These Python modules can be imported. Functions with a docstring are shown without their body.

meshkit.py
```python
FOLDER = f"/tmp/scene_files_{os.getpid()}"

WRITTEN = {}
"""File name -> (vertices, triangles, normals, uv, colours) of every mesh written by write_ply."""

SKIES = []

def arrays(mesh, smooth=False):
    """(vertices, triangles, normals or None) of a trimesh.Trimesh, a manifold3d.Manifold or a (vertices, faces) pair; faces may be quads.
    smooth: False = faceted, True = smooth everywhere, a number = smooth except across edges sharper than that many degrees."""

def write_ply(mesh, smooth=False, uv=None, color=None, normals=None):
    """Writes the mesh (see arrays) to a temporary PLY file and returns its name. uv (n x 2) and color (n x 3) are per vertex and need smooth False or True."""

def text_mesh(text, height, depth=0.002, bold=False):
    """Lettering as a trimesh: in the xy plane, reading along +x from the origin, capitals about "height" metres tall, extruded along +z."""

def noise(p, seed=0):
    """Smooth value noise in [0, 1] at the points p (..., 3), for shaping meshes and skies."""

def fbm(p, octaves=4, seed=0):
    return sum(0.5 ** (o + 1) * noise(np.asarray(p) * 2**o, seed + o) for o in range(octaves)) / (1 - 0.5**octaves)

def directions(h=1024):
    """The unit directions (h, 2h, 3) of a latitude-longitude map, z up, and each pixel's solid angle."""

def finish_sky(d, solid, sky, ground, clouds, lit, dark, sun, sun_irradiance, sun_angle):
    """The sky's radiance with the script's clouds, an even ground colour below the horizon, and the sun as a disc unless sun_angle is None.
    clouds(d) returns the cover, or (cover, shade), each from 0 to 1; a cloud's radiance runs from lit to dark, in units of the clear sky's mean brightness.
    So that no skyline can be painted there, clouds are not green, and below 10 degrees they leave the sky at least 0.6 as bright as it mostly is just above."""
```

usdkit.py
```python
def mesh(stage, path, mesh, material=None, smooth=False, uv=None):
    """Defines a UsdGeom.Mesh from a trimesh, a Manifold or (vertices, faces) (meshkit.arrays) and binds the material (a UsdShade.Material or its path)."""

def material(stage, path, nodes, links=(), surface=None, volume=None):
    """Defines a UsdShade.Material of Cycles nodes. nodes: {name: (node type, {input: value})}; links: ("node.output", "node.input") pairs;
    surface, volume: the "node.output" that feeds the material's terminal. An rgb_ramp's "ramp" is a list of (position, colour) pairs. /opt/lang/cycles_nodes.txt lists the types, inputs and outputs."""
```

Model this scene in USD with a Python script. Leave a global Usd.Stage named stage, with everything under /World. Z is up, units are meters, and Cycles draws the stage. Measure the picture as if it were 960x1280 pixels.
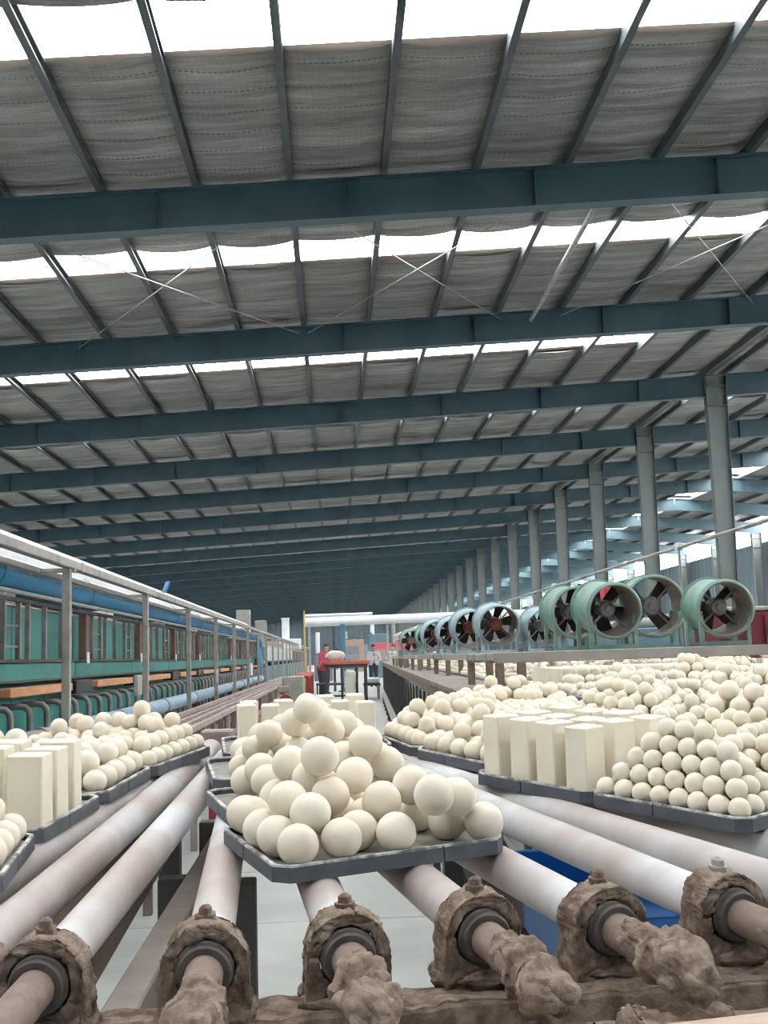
import math, random
import numpy as np
import trimesh, manifold3d
from pxr import Usd, UsdGeom, UsdLux, UsdShade, Gf, Sdf, Vt
import usdkit, meshkit

stage = Usd.Stage.CreateInMemory()
UsdGeom.SetStageUpAxis(stage, UsdGeom.Tokens.z)
UsdGeom.SetStageMetersPerUnit(stage, 1.0)
UsdGeom.Xform.Define(stage, '/World')
UsdGeom.Scope.Define(stage, '/World/Looks')

# ---------------------------------------------------------------- camera, sky, exposure
H0 = 1.25                                    # camera height above the floor
FPX = 1381.0                                 # focal length in pixels of a 960 px wide picture
EXPOSURE = 0.10
_z = np.array([151 - 480, 10600, FPX]); _z = _z / np.linalg.norm(_z)
_y = np.array([418 - 480, 640 - 822, FPX]); _y = _y - _z * (_y @ _z); _y /= np.linalg.norm(_y)
_x = np.cross(_y, _z); _x *= np.sign(_x[0])
RC = np.array([_x, _y, _z])                  # world = RC @ (right, up, forward)
cam = UsdGeom.Camera.Define(stage, '/World/camera')
_r, _u, _f = RC[:, 0], RC[:, 1], RC[:, 2]
cam.AddTransformOp().Set(Gf.Matrix4d(*_r, 0, *_u, 0, *(-_f), 0, 0, 0, H0, 1))
cam.CreateHorizontalApertureAttr(36.0)
cam.CreateVerticalApertureAttr(48.0)
cam.CreateFocalLengthAttr(FPX / 960 * 36.0)
cam.CreateClippingRangeAttr(Gf.Vec2f(0.05, 2000))
cam.CreateExposureAttr(EXPOSURE)

SKY = 6.0
dome = UsdLux.DomeLight.Define(stage, '/World/sky')
dome.CreateIntensityAttr(SKY)
dome.CreateColorAttr(Gf.Vec3f(0.98, 0.985, 1.0))

# ---------------------------------------------------------------- materials
MATS = {}


def mat(name, col, rough=0.6, metal=0.0, col2=None, scale=6.0, bump=0.0, bscale=60.0, stretch=(1, 1, 1), lo=0.35, hi=0.65, spec=0.5, detail=4, extra=None):
    n = {'p': ('principled_bsdf', {'base_color': col, 'roughness': rough, 'metallic': metal, 'specular_ior_level': spec})}
    l = []
    if col2 is not None or bump:
        n['g'] = ('texture_coordinate', {})
        n['m'] = ('mapping', {'scale': stretch})
        l += [('g.object', 'm.vector')]
    if col2 is not None:
        n['n'] = ('noise_texture', {'scale': scale, 'detail': detail, 'roughness': 0.6})
        n['r'] = ('rgb_ramp', {'ramp': [(0, col), (lo, col), (hi, col2), (1, col2)]})
        l += [('m.vector', 'n.vector'), ('n.fac', 'r.fac'), ('r.color', 'p.base_color')]
    if bump:
        n['bn'] = ('noise_texture', {'scale': bscale, 'detail': 5, 'roughness': 0.65})
        n['b'] = ('bump', {'strength': min(1.0, bump * 100), 'distance': bump})
        l += [('m.vector', 'bn.vector'), ('bn.fac', 'b.height'), ('b.normal', 'p.normal')]
    MATS[name] = usdkit.material(stage, '/World/Looks/' + name, n, l, surface='p.BSDF')
    return MATS[name]


TEAL = mat('teal_paint', (0.036, 0.085, 0.105), 0.5, col2=(0.055, 0.11, 0.13), scale=1.2)
PURL = mat('purlin_steel', (0.055, 0.072, 0.078), 0.5, col2=(0.09, 0.10, 0.105), scale=2)
COLM = mat('column_paint', (0.135, 0.16, 0.155), 0.6, col2=(0.175, 0.195, 0.185), scale=1.0)
GALV = mat('galvanised_steel', (0.42, 0.42, 0.40), 0.45, 0.3, col2=(0.30, 0.29, 0.27), scale=7)
POSTM = mat('worn_post_steel', (0.36, 0.345, 0.315), 0.6, 0.1, col2=(0.24, 0.21, 0.185), scale=9, lo=.45, hi=.7)
BRWN = mat('rusty_brown_steel', (0.16, 0.115, 0.09), 0.7, col2=(0.23, 0.17, 0.135), scale=8)
DUSTY = mat('dusty_beam_paint', (0.36, 0.305, 0.275), 0.75, col2=(0.27, 0.22, 0.195), scale=5, bump=.001)
DARK = mat('dark_frame_steel', (0.045, 0.045, 0.048), 0.55, col2=(0.075, 0.068, 0.065), scale=6)
DUST = mat('caked_dust', (0.30, 0.235, 0.19), 0.95, col2=(0.15, 0.105, 0.08), scale=38, bump=.005, bscale=230, spec=.05, lo=.4, hi=.62)
DUST2 = mat('fine_brown_dust', (0.31, 0.24, 0.19), 0.95, col2=(0.16, 0.115, 0.09), scale=42, bump=.005, bscale=260, spec=.05, lo=.4, hi=.62)
SHAFT = mat('dusty_shaft_steel', (0.24, 0.175, 0.145), 0.75, col2=(0.17, 0.12, 0.095), scale=40, bump=.001, bscale=200)
SEAL = mat('dark_bearing_seal', (0.05, 0.045, 0.043), 0.6, col2=(0.09, 0.075, 0.065), scale=60)
BALL = [mat(f'cream_ceramic_{i}', c, 0.75, col2=c2, scale=9, bump=.0006, bscale=240, spec=.3) for i, (c, c2) in enumerate([
    ((0.77, 0.70, 0.575), (0.735, 0.66, 0.53)), ((0.785, 0.725, 0.61), (0.755, 0.685, 0.565)), ((0.755, 0.67, 0.545), (0.73, 0.64, 0.515))])]
BRICKM = mat('cream_ceramic_block', (0.80, 0.74, 0.615), 0.7, col2=(0.77, 0.70, 0.565), scale=14, bump=.0004, bscale=200, spec=.3)
TRAYM = mat('grey_kiln_slab', (0.06, 0.072, 0.09), 0.5, col2=(0.105, 0.115, 0.13), scale=14, bump=.0006, bscale=120)
RIMM = mat('worn_white_rim', (0.60, 0.59, 0.57), 0.7, col2=(0.16, 0.165, 0.175), scale=30, lo=.44, hi=.60)
BEDM = mat('powdery_slab_bed', (0.20, 0.185, 0.165), 0.8, col2=(0.34, 0.32, 0.29), scale=16)
KTEAL = mat('kiln_teal_panel', (0.010, 0.235, 0.195), 0.5, col2=(0.018, 0.18, 0.155), scale=3)
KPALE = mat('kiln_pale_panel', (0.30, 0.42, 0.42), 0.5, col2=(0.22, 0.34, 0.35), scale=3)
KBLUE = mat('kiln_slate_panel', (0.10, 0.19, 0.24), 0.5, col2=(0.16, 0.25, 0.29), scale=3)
UPR = mat('kiln_upright_steel', (0.19, 0.165, 0.15), 0.6, col2=(0.28, 0.26, 0.245), scale=9)
RUST = mat('kiln_rusty_upright', (0.22, 0.12, 0.085), 0.7, col2=(0.15, 0.08, 0.06), scale=9)
ORNG = mat('orange_wood', (0.62, 0.30, 0.14), 0.65, col2=(0.50, 0.22, 0.10), scale=8, stretch=(6, 1, 6))
BLKM = mat('black_box_paint', (0.018, 0.018, 0.018), 0.5)
PIPEB = usdkit.material(stage, '/World/Looks/blue_pipe_paint', {      # blue paint, pale dusty tone on upward faces painted in as its top highlight
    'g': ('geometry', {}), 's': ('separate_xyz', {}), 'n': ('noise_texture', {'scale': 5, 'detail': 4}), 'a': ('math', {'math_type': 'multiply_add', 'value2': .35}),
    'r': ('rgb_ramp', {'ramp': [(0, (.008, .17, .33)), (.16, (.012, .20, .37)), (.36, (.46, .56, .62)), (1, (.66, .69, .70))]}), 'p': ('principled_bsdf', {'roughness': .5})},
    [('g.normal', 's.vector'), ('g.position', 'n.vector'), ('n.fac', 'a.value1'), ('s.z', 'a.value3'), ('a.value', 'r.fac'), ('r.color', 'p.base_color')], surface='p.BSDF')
BLUEP = mat('bright_blue_plastic', (0.02, 0.17, 0.42), 0.4)
PIPEL = mat('pale_blue_pipe_paint', (0.30, 0.42, 0.52), 0.5, col2=(0.24, 0.33, 0.41), scale=4)
PIPEG = mat('dull_grey_pipe', (0.28, 0.26, 0.25), 0.6)
WHITE = mat('white_duct', (0.80, 0.81, 0.82), 0.4, col2=(0.70, 0.71, 0.72), scale=3)
PINK = mat('pinkish_rail_steel', (0.30, 0.22, 0.20), 0.65, col2=(0.42, 0.34, 0.31), scale=7)
RED = mat('red_paint', (0.40, 0.05, 0.045), 0.5, col2=(0.28, 0.04, 0.04), scale=8)
REDT = mat('red_tabletop', (0.48, 0.10, 0.06), 0.6, col2=(0.34, 0.07, 0.05), scale=3)
MAROON = mat('maroon_paint', (0.16, 0.02, 0.03), 0.5)
PINKR = mat('pink_red_sheet', (0.65, 0.10, 0.14), 0.5)
FANG = [mat('fan_green_paint', (0.125, 0.265, 0.215), 0.5, col2=(0.24, 0.31, 0.275), scale=9, lo=.42, hi=.72), mat('fan_pale_blue_paint', (0.33, 0.45, 0.48), 0.5, col2=(0.22, 0.31, 0.34), scale=9), mat('fan_blue_paint', (0.12, 0.27, 0.40), 0.5, col2=(0.17, 0.31, 0.42), scale=9)]
FANIN = mat('fan_dirty_inside', (0.20, 0.17, 0.145), 0.7, col2=(0.27, 0.25, 0.22), scale=9)
FANM = mat('fan_motor_grey', (0.21, 0.24, 0.235), 0.55, col2=(0.16, 0.14, 0.125), scale=20)
FANR = mat('fan_red_motor', (0.33, 0.06, 0.045), 0.6, col2=(0.22, 0.06, 0.05), scale=20)
WOOD = mat('pinkish_plank', (0.46, 0.335, 0.26), 0.65, col2=(0.38, 0.265, 0.20), scale=9, stretch=(1, 8, 8), bump=.0008)
LEDGE = mat('dusty_ledge', (0.24, 0.205, 0.18), 0.8, col2=(0.16, 0.13, 0.11), scale=6, bump=.002, bscale=40)
TARP = mat('blue_plastic', (0.01, 0.17, 0.52), 0.4, col2=(0.015, 0.21, 0.60), scale=4)
CONC = mat('pale_concrete', (0.40, 0.41, 0.385), 0.65, col2=(0.31, 0.325, 0.305), scale=1.6, detail=8, bump=.001, bscale=50)
JOINT = mat('dark_floor_bed', (0.27, 0.27, 0.255), 0.9, col2=(0.34, 0.345, 0.33), scale=.8)
WALLM = mat('teal_wall_sheet', (0.075, 0.115, 0.135), 0.6, col2=(0.10, 0.14, 0.16), scale=.6)
CABM = mat('grey_green_cabinet_paint', (0.33, 0.34, 0.27), 0.55, col2=(0.27, 0.28, 0.23), scale=6)
SKIN = mat('skin', (0.45, 0.26, 0.18), 0.6)
HAIR = mat('black_hair', (0.012, 0.010, 0.010), 0.6)
SHIRTR = mat('red_shirt_cloth', (0.42, 0.06, 0.09), 0.85)
SHIRTG = mat('pale_shirt_cloth', (0.48, 0.50, 0.54), 0.85)
TROUS = mat('dark_trouser_cloth', (0.03, 0.035, 0.05), 0.85)
YELL = mat('yellow_paint', (0.55, 0.40, 0.06), 0.5)
SHEET = mat('roof_sheet_steel', (0.34, 0.29, 0.26), 0.6)

# a conveyor roller: pale tube with faint pinkish and grey bands worn by the trays
MATS['roller'] = ROLL = usdkit.material(stage, '/World/Looks/worn_roller_tube', {
    'g': ('geometry', {}), 'm': ('mapping', {'scale': (.35, 1, 1)}),
    'n': ('noise_texture', {'scale': 3.0, 'detail': 4, 'roughness': .55}),
    'r': ('rgb_ramp', {'ramp': [(0, (.37, .295, .265)), (.42, (.40, .33, .30)), (.52, (.46, .43, .415)), (.60, (.57, .57, .58)), (1, (.53, .53, .535))]}),
    'n2': ('noise_texture', {'scale': 70, 'detail': 5}), 'b': ('bump', {'strength': .25, 'distance': .0012}),
    'p': ('principled_bsdf', {'roughness': .55, 'specular_ior_level': .4})},
    [('g.position', 'm.vector'), ('m.vector', 'n.vector'), ('n.fac', 'r.fac'), ('r.color', 'p.base_color'), ('g.position', 'n2.vector'), ('n2.fac', 'b.height'), ('b.normal', 'p.normal')], surface='p.BSDF')

# silvery insulation with wire netting: wrinkles run across, the netting is a fine dark grid
INSUL = usdkit.material(stage, '/World/Looks/silver_insulation', {
    'g': ('geometry', {}), 'm': ('mapping', {'scale': (.30, 2.6, .4)}),
    'n': ('noise_texture', {'scale': 1.6, 'detail': 5, 'roughness': .65}),
    'r': ('rgb_ramp', {'ramp': [(0, (.13, .13, .125)), (.36, (.21, .207, .192)), (.53, (.345, .338, .315)), (.70, (.53, .52, .49)), (1, (.65, .64, .61))]}),
    'bk': ('brick_texture', {'offset': .0, 'scale': 1.0, 'mortar_size': .006, 'mortar_smooth': .7, 'brick_width': .085, 'row_height': .085, 'color1': (1, 1, 1), 'color2': (.9, .9, .9), 'mortar': (.74, .73, .71)}),
    'rw': ('brick_texture', {'offset': .0, 'scale': 1.0, 'mortar_size': .020, 'mortar_smooth': .4, 'brick_width': 400., 'row_height': .57}),
    'tk': ('brick_texture', {'offset': .0, 'scale': 1.0, 'mortar_size': .017, 'mortar_smooth': .5, 'brick_width': .075, 'row_height': 400.}),
    'da': ('math', {'math_type': 'multiply'}), 'ds': ('math', {'math_type': 'multiply_add', 'value2': .75}), 'rs': ('math', {'math_type': 'multiply', 'value2': .22}),
    'mm': ('mapping', {'scale': (1, 1, 0), 'location': (137.31, 60.27, 0)}),
    'nn': ('noise_texture', {'scale': 1.1, 'detail': 2}), 'va': ('vector_math', {'math_type': 'multiply_add', 'vector2': (.12, .16, .0)}),
    'x': ('mix_color', {'blend_type': 'multiply', 'fac': .8}), 'x2': ('mix_color', {'blend_type': 'mix', 'b': (.075, .07, .062)}),
    'bn': ('noise_texture', {'scale': 3, 'detail': 6, 'roughness': .65}), 'b': ('bump', {'strength': 1.0, 'distance': .07}),
    'p': ('principled_bsdf', {'roughness': .42, 'metallic': .3})},
    [('g.position', 'm.vector'), ('m.vector', 'n.vector'), ('n.fac', 'r.fac'), ('g.position', 'nn.vector'), ('nn.color', 'va.vector1'), ('g.position', 'va.vector3'), ('va.vector', 'mm.vector'), ('mm.vector', 'bk.vector'), ('mm.vector', 'rw.vector'), ('mm.vector', 'tk.vector'),
     ('rw.fac', 'da.value1'), ('tk.fac', 'da.value2'), ('rw.fac', 'rs.value1'), ('da.value', 'ds.value1'), ('rs.value', 'ds.value3'), ('ds.value', 'x2.fac'),
     ('r.color', 'x.a'), ('bk.color', 'x.b'), ('x.result', 'x2.a'), ('x2.result', 'p.base_color'), ('m.vector', 'bn.vector'), ('bn.fac', 'b.height'), ('b.normal', 'p.normal')], surface='p.BSDF')

# translucent roof light: daylight passes through
GLAZE = usdkit.material(stage, '/World/Looks/translucent_roof_light', {
    't': ('transparent_bsdf', {'color': (.80, .82, .82)}), 'd': ('translucent_bsdf', {'color': (.85, .87, .87)}), 'x': ('mix_closure', {'fac': .25})},
    [('t.BSDF', 'x.closure1'), ('d.BSDF', 'x.closure2')], surface='x.closure')

# ---------------------------------------------------------------- helpers
_names = {}
BASE = {}


def numbered(parent, name):
    k = (parent, name)
    n = _names.get(k, 0)
    _names[k] = n + 1
    return name if n == 0 else f'{name}_{n:03d}'


def W(p):
    """a point given relative to the camera's height"""
    return np.array([p[0], p[1], p[2] + H0], float)


def data(prim, label=None, cat=None, group=None, kind=None):
    for k, v in (('label', label), ('category', cat), ('group', group), ('kind', kind)):
        if v:
            prim.SetCustomDataByKey(k, v)


def thing(name, label=None, cat=None, loc=(0, 0, 0), group=None, kind=None):
    path = '/World/' + numbered('/World', name)
    x = UsdGeom.Xform.Define(stage, path)
    x.AddTranslateOp().Set(Gf.Vec3d(*map(float, loc)))
    BASE[path] = np.array(loc, float)
    data(x.GetPrim(), label, cat, group, kind)
    return path


def part(name, mesh, m, parent, label=None, smooth=30, kind=None):
    """a mesh in world coordinates, made a child of a thing (or of a part of one)"""
    path = parent + '/' + numbered(parent, name)
    root = '/'.join(parent.split('/')[:3])
    if isinstance(mesh, (list, tuple)):
        mesh = trimesh.util.concatenate(list(mesh))
    mesh = mesh.copy()
    mesh.apply_translation(-BASE[root])
    p = usdkit.mesh(stage, path, mesh, m, smooth=smooth)
    data(p.GetPrim(), label, kind=kind)
    return path


def solo(name, mesh, m, label, cat, group=None, kind=None, smooth=30):
    path = '/World/' + numbered('/World', name)
    if isinstance(mesh, (list, tuple)):
        mesh = trimesh.util.concatenate(list(mesh))
    mesh = mesh.copy()
    c = mesh.bounds.mean(0); c[2] = mesh.bounds[0, 2]
    mesh.apply_translation(-c)
    p = usdkit.mesh(stage, path, mesh, m, smooth=smooth)
    UsdGeom.Xformable(p).AddTranslateOp().Set(Gf.Vec3d(*map(float, c)))
    data(p.GetPrim(), label, cat, group, kind)
    return path


def bx(c, s, bev=0.0):
    """box at centre c (world) with size s"""
    if bev <= 0:
        m = trimesh.creation.box(s); m.apply_translation(c); return m
    h = np.array(s) / 2
    b = min(bev, h.min() * .8)
    pts = []
    for sx in (-1, 1):
        for sy in (-1, 1):
            for sz in (-1, 1):
                sg = np.array((sx, sy, sz))
                for k in range(3):
                    q = h - b; q[k] = h[k]; pts.append(sg * q)
    m = trimesh.convex.convex_hull(np.array(pts)); m.apply_translation(c)
    return m


def frame_of(p, q, up=(0, 0, 1)):
    d = np.asarray(q, float) - np.asarray(p, float); L = np.linalg.norm(d); d /= L
    s = np.cross(d, up)
    if np.linalg.norm(s) < 1e-6:
        s = np.cross(d, (0, 1, 0))
    s /= np.linalg.norm(s); u = np.cross(s, d)
    return d, s, u, L


def bar(p, q, w, h, bev=0.0, up=(0, 0, 1)):
    """box section from p to q: w across, h high"""
    d, s, u, L = frame_of(p, q, up)
    m = bx((0, 0, 0), (w, L, h), bev)
    T = np.eye(4); T[:3, 0], T[:3, 1], T[:3, 2], T[:3, 3] = s, d, u, (np.asarray(p) + np.asarray(q)) / 2
    m.apply_transform(T)
    return m


def tube(p, q, r, n=16, r2=None):
    d, s, u, L = frame_of(p, q)
    a = np.arange(n) * 2 * np.pi / n
    ring = np.cos(a)[:, None] * s + np.sin(a)[:, None] * u
    v = np.vstack([p + ring * r, q + ring * (r if r2 is None else r2), [p], [q]])
    f = []
    for i in range(n):
        j = (i + 1) % n
        f += [(i, n + i, j), (j, n + i, n + j), (2 * n, i, j), (2 * n + 1, n + j, n + i)]
    m = trimesh.Trimesh(v, f, process=False)
    if m.volume < 0:
        m.invert()
    return m


def lathe(p, q, prof, n=32, closed=False):
    """prof: (distance along p->q, radius) pairs"""
    d, s, u, L = frame_of(p, q)
    a = np.arange(n) * 2 * np.pi / n
    ring = np.cos(a)[:, None] * s + np.sin(a)[:, None] * u
    v = np.vstack([np.asarray(p) + d * t + ring * r for t, r in prof])
    f = []
    K = len(prof)
    for k in range(K if closed else K - 1):
        a0, b0 = k * n, ((k + 1) % K) * n
        for i in range(n):
            j = (i + 1) % n
            f += [(a0 + i, b0 + i, a0 + j), (a0 + j, b0 + i, b0 + j)]
    m = trimesh.Trimesh(v, f, process=False)
    if closed and m.volume < 0:
        m.invert()
    return m


def sweep(pts, r, n=10):
    pts = [np.asarray(p, float) for p in pts]
    v, f = [], []
    s = None
    for i, p in enumerate(pts):
        d = pts[min(i + 1, len(pts) - 1)] - pts[max(i - 1, 0)]; d /= np.linalg.norm(d)
        if s is None:
            s = np.cross(d, (0, 0, 1)); s = s if np.linalg.norm(s) > 1e-3 else np.cross(d, (0, 1, 0))
        s = s - d * (s @ d); s /= np.linalg.norm(s); u = np.cross(s, d)
        a = np.arange(n) * 2 * np.pi / n
        v.append(p + r * (np.cos(a)[:, None] * s + np.sin(a)[:, None] * u))
    v = np.vstack(v + [[pts[0]], [pts[-1]]])
    for k in range(len(pts) - 1):
        for i in range(n):
            j = (i + 1) % n
            f += [(k * n + i, (k + 1) * n + i, k * n + j), (k * n + j, (k + 1) * n + i, (k + 1) * n + j)]
    e = (len(pts) - 1) * n
    for i in range(n):
        j = (i + 1) % n
        f += [(len(v) - 2, i, j), (len(v) - 1, e + j, e + i)]
    m = trimesh.Trimesh(v, f, process=False)
    if m.volume < 0:
        m.invert()
    return m


def prism(poly, p, q, up=(0, 0, 1)):
    """a closed outline (across, up) extruded from p to q"""
    d, s, u, L = frame_of(p, q, up)
    import shapely.geometry as sg
    m = trimesh.creation.extrude_polygon(sg.Polygon(poly), L, engine='earcut')
    T = np.eye(4); T[:3, 0], T[:3, 1], T[:3, 2], T[:3, 3] = s, u, d, p
    m.apply_transform(T)
    if m.volume < 0:
        m.invert()
    return m


def lumpy(mesh, amp, freq, seed=0, octaves=4):
    n = mesh.vertex_normals
    k = meshkit.fbm(mesh.vertices * freq + 37.1 * seed, octaves, seed) - .5
    return trimesh.Trimesh(mesh.vertices + n * (k * 2 * amp)[:, None], mesh.faces, process=False)


def fine(mesh, edge):
    m = mesh.copy(); m.merge_vertices()
    v, f = trimesh.remesh.subdivide_to_size(m.vertices, m.faces, edge, max_iter=12)
    m = trimesh.Trimesh(v, f, process=True); m.merge_vertices()
    return m


ORD = ['first', 'second', 'third', 'fourth', 'fifth', 'sixth', 'seventh', 'eighth', 'ninth', 'tenth', 'eleventh', 'twelfth', 'thirteenth', 'fourteenth', 'fifteenth', 'sixteenth']

# ================================================================ the building
BAY, Y1 = 7.5, 16.35                         # bay length and the nearest girder in view
SL = 0.052                                   # roof slope, rising to the right
XL, XC, XR, XE = -30.0, 11.4, 19.5, 27.5     # left wall, column line, ridge, right wall
YB, YE = Y1 - 3 * BAY, Y1 + 24 * BAY


def nth(n):
    """1 -> first"""
    ones = 'zeroth first second third fourth fifth sixth seventh eighth ninth tenth eleventh twelfth thirteenth fourteenth fifteenth sixteenth seventeenth eighteenth nineteenth'.split()
    tens = {2: ('twentieth', 'twenty'), 3: ('thirtieth', 'thirty'), 4: ('fortieth', 'forty'), 5: ('fiftieth', 'fifty'), 6: ('sixtieth', 'sixty')}
    return ones[n] if n < 20 else (tens[n // 10][0] if n % 10 == 0 else tens[n // 10][1] + '-' + ones[n % 10])


def zgb(x):                                  # underside of the girders (relative to the camera)
    return 6.67 + SL * x if x <= XR else 6.67 + SL * XR - 0.085 * (x - XR)


GD = 0.65                                    # girder depth
PD = 0.20                                    # purlin depth


def zr(x):
    return zgb(x) + GD + PD


# floor: slabs near the camera, one bed beyond
fl = thing('floor', kind='structure')
part('bed', bx((1, (YB + YE) / 2, -.03), (64, YE - YB + 6, .04)), JOINT, fl)
rng = random.Random(3)
SX = [-2.6, -1.45, -.145, 1.15, 2.45, 3.75]
SY = [0.2, 1.62, 2.92, 4.22, 5.52, 6.82, 8.12, 9.42, 10.72, 12.02]
for i in range(len(SX) - 1):
    for j in range(len(SY) - 1):
        c = ((SX[i] + SX[i + 1]) / 2, (SY[j] + SY[j + 1]) / 2, -.02 + rng.uniform(-.001, .001))
        part('slab', bx(c, (SX[i + 1] - SX[i] - .009, SY[j + 1] - SY[j] - .009, .04), .004), CONC, fl)
YS = SY[-1]
for k in range(34):
    part('slab', bx((1.0, YS + 4.6 * k + 2.3, -.02), (7.2, 4.59, .04), .004), CONC, fl)

# walls (sheet cladding)
def corrugated(p, q, z0, z1, pitch=.9, depth=.04):
    d = np.array([q[0] - p[0], q[1] - p[1]], float); L = np.hypot(*d); d /= L; nrm = np.array([-d[1], d[0]])
    n = int(L / pitch) * 2
    pts = [np.array(p[:2]) + d * (i * L / n) + nrm * (depth if i % 2 else 0) for i in range(n + 1)]
    v = [[*a, z0] for a in pts] + [[*a, z1] for a in pts] + [[*(a + nrm * .08), z0] for a in pts] + [[*(a + nrm * .08), z1] for a in pts]
    m, f = n + 1, []
    for i in range(n):
        f += [(i, i + 1, m + i), (i + 1, m + i + 1, m + i), (2 * m + i, 3 * m + i, 2 * m + i + 1), (2 * m + i + 1, 3 * m + i, 3 * m + i + 1)]
    return trimesh.Trimesh(np.array(v), f, process=False)


def wall(name, p, q, z0, z1):
    path = '/World/' + name
    usdkit.mesh(stage, path, corrugated(p, q, z0, z1), WALLM, smooth=False)
    stage.GetPrimAtPath(path).SetCustomDataByKey('kind', 'structure')


wall('wall_left', (XL, YB), (XL, YE), 0, H0 + zr(XL) + .05)
wall('wall_right', (XE, YE), (XE, YB), 0, H0 + 6.45)
wall('wall_front', (XE, YB - .5), (XL, YB - .5), 0, H0 + 8.6)
wall('wall_back', (XL, YE), (XE, YE), 0, H0 + 8.6)

# roof
roof = thing('ceiling', kind='structure')
PX = [0.95 + 1.45 * i for i in range(-21, 8)]             # purlin lines of the main span
PX = [x for x in PX if x > XL + .2]
PX2 = [XC + .35 + 1.45 * i for i in range(0, 12) if XC + .35 + 1.45 * i < XE]
SK0, SK1 = 2.80, 3.98                                     # the roof light's place in a bay
csec = [(-.05, -PD / 2), (.05, -PD / 2), (.05, -PD / 2 + .03), (.043, -PD / 2 + .03), (.043, -PD / 2 + .007), (-.043, -PD / 2 + .007), (-.043, PD / 2 - .007), (.043, PD / 2 - .007), (.043, PD / 2 - .03), (.05, PD / 2 - .03), (.05, PD / 2), (-.05, PD / 2)]


def blanket(x0, x1, y0, y1, nx, ny, seed, sag=.055, e0=0, e1=0):
    u = np.linspace(0, 1, nx + 1); v = np.linspace(0, 1, ny + 1)
    U, V = np.meshgrid(u, v, indexing='ij')
    X = x0 + (x1 - x0) * U; Y = y0 + (y1 - y0) * V
    s = np.sin(np.pi * U)
    wr = meshkit.fbm(np.stack([X * .5, Y * 2.6, 0 * X + seed], -1), 3, seed) - .5
    end = e0 * np.exp(-((V * (y1 - y0)) / .12) ** 2) + e1 * np.exp(-(((1 - V) * (y1 - y0)) / .12) ** 2)
    band = .5 + .5 * np.cos(Y * 2 * np.pi / .62 + seed)
    Z = np.array([[zr(a) for a in row] for row in X]) - .012 - s ** .7 * (sag * (.6 + .5 * band) + wr * .09 + .03 * end) + H0
    g = np.arange((nx + 1) * (ny + 1)).reshape(nx + 1, ny + 1)
    a, b, c, d = g[:-1, :-1].ravel(), g[1:, :-1].ravel(), g[1:, 1:].ravel(), g[:-1, 1:].ravel()
    vv = np.stack([X.ravel(), Y.ravel(), Z.ravel()], 1)
    return trimesh.Trimesh(vv, np.vstack([np.stack([a, c, b], 1), np.stack([a, d, c], 1)]), process=False)


rest = {'insulation_blanket': [], 'roof_light': [], 'purlin': []}
count = {'insulation_blanket': 0, 'roof_light': 0, 'purlin': 0}
sheets = []


def piece(name, mesh, m, big, smooth=True):
    if big and count[name] < 290:
        count[name] += 1
        part(name, mesh, m, roof, smooth=smooth)
    else:
        rest[name].append(mesh)


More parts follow.
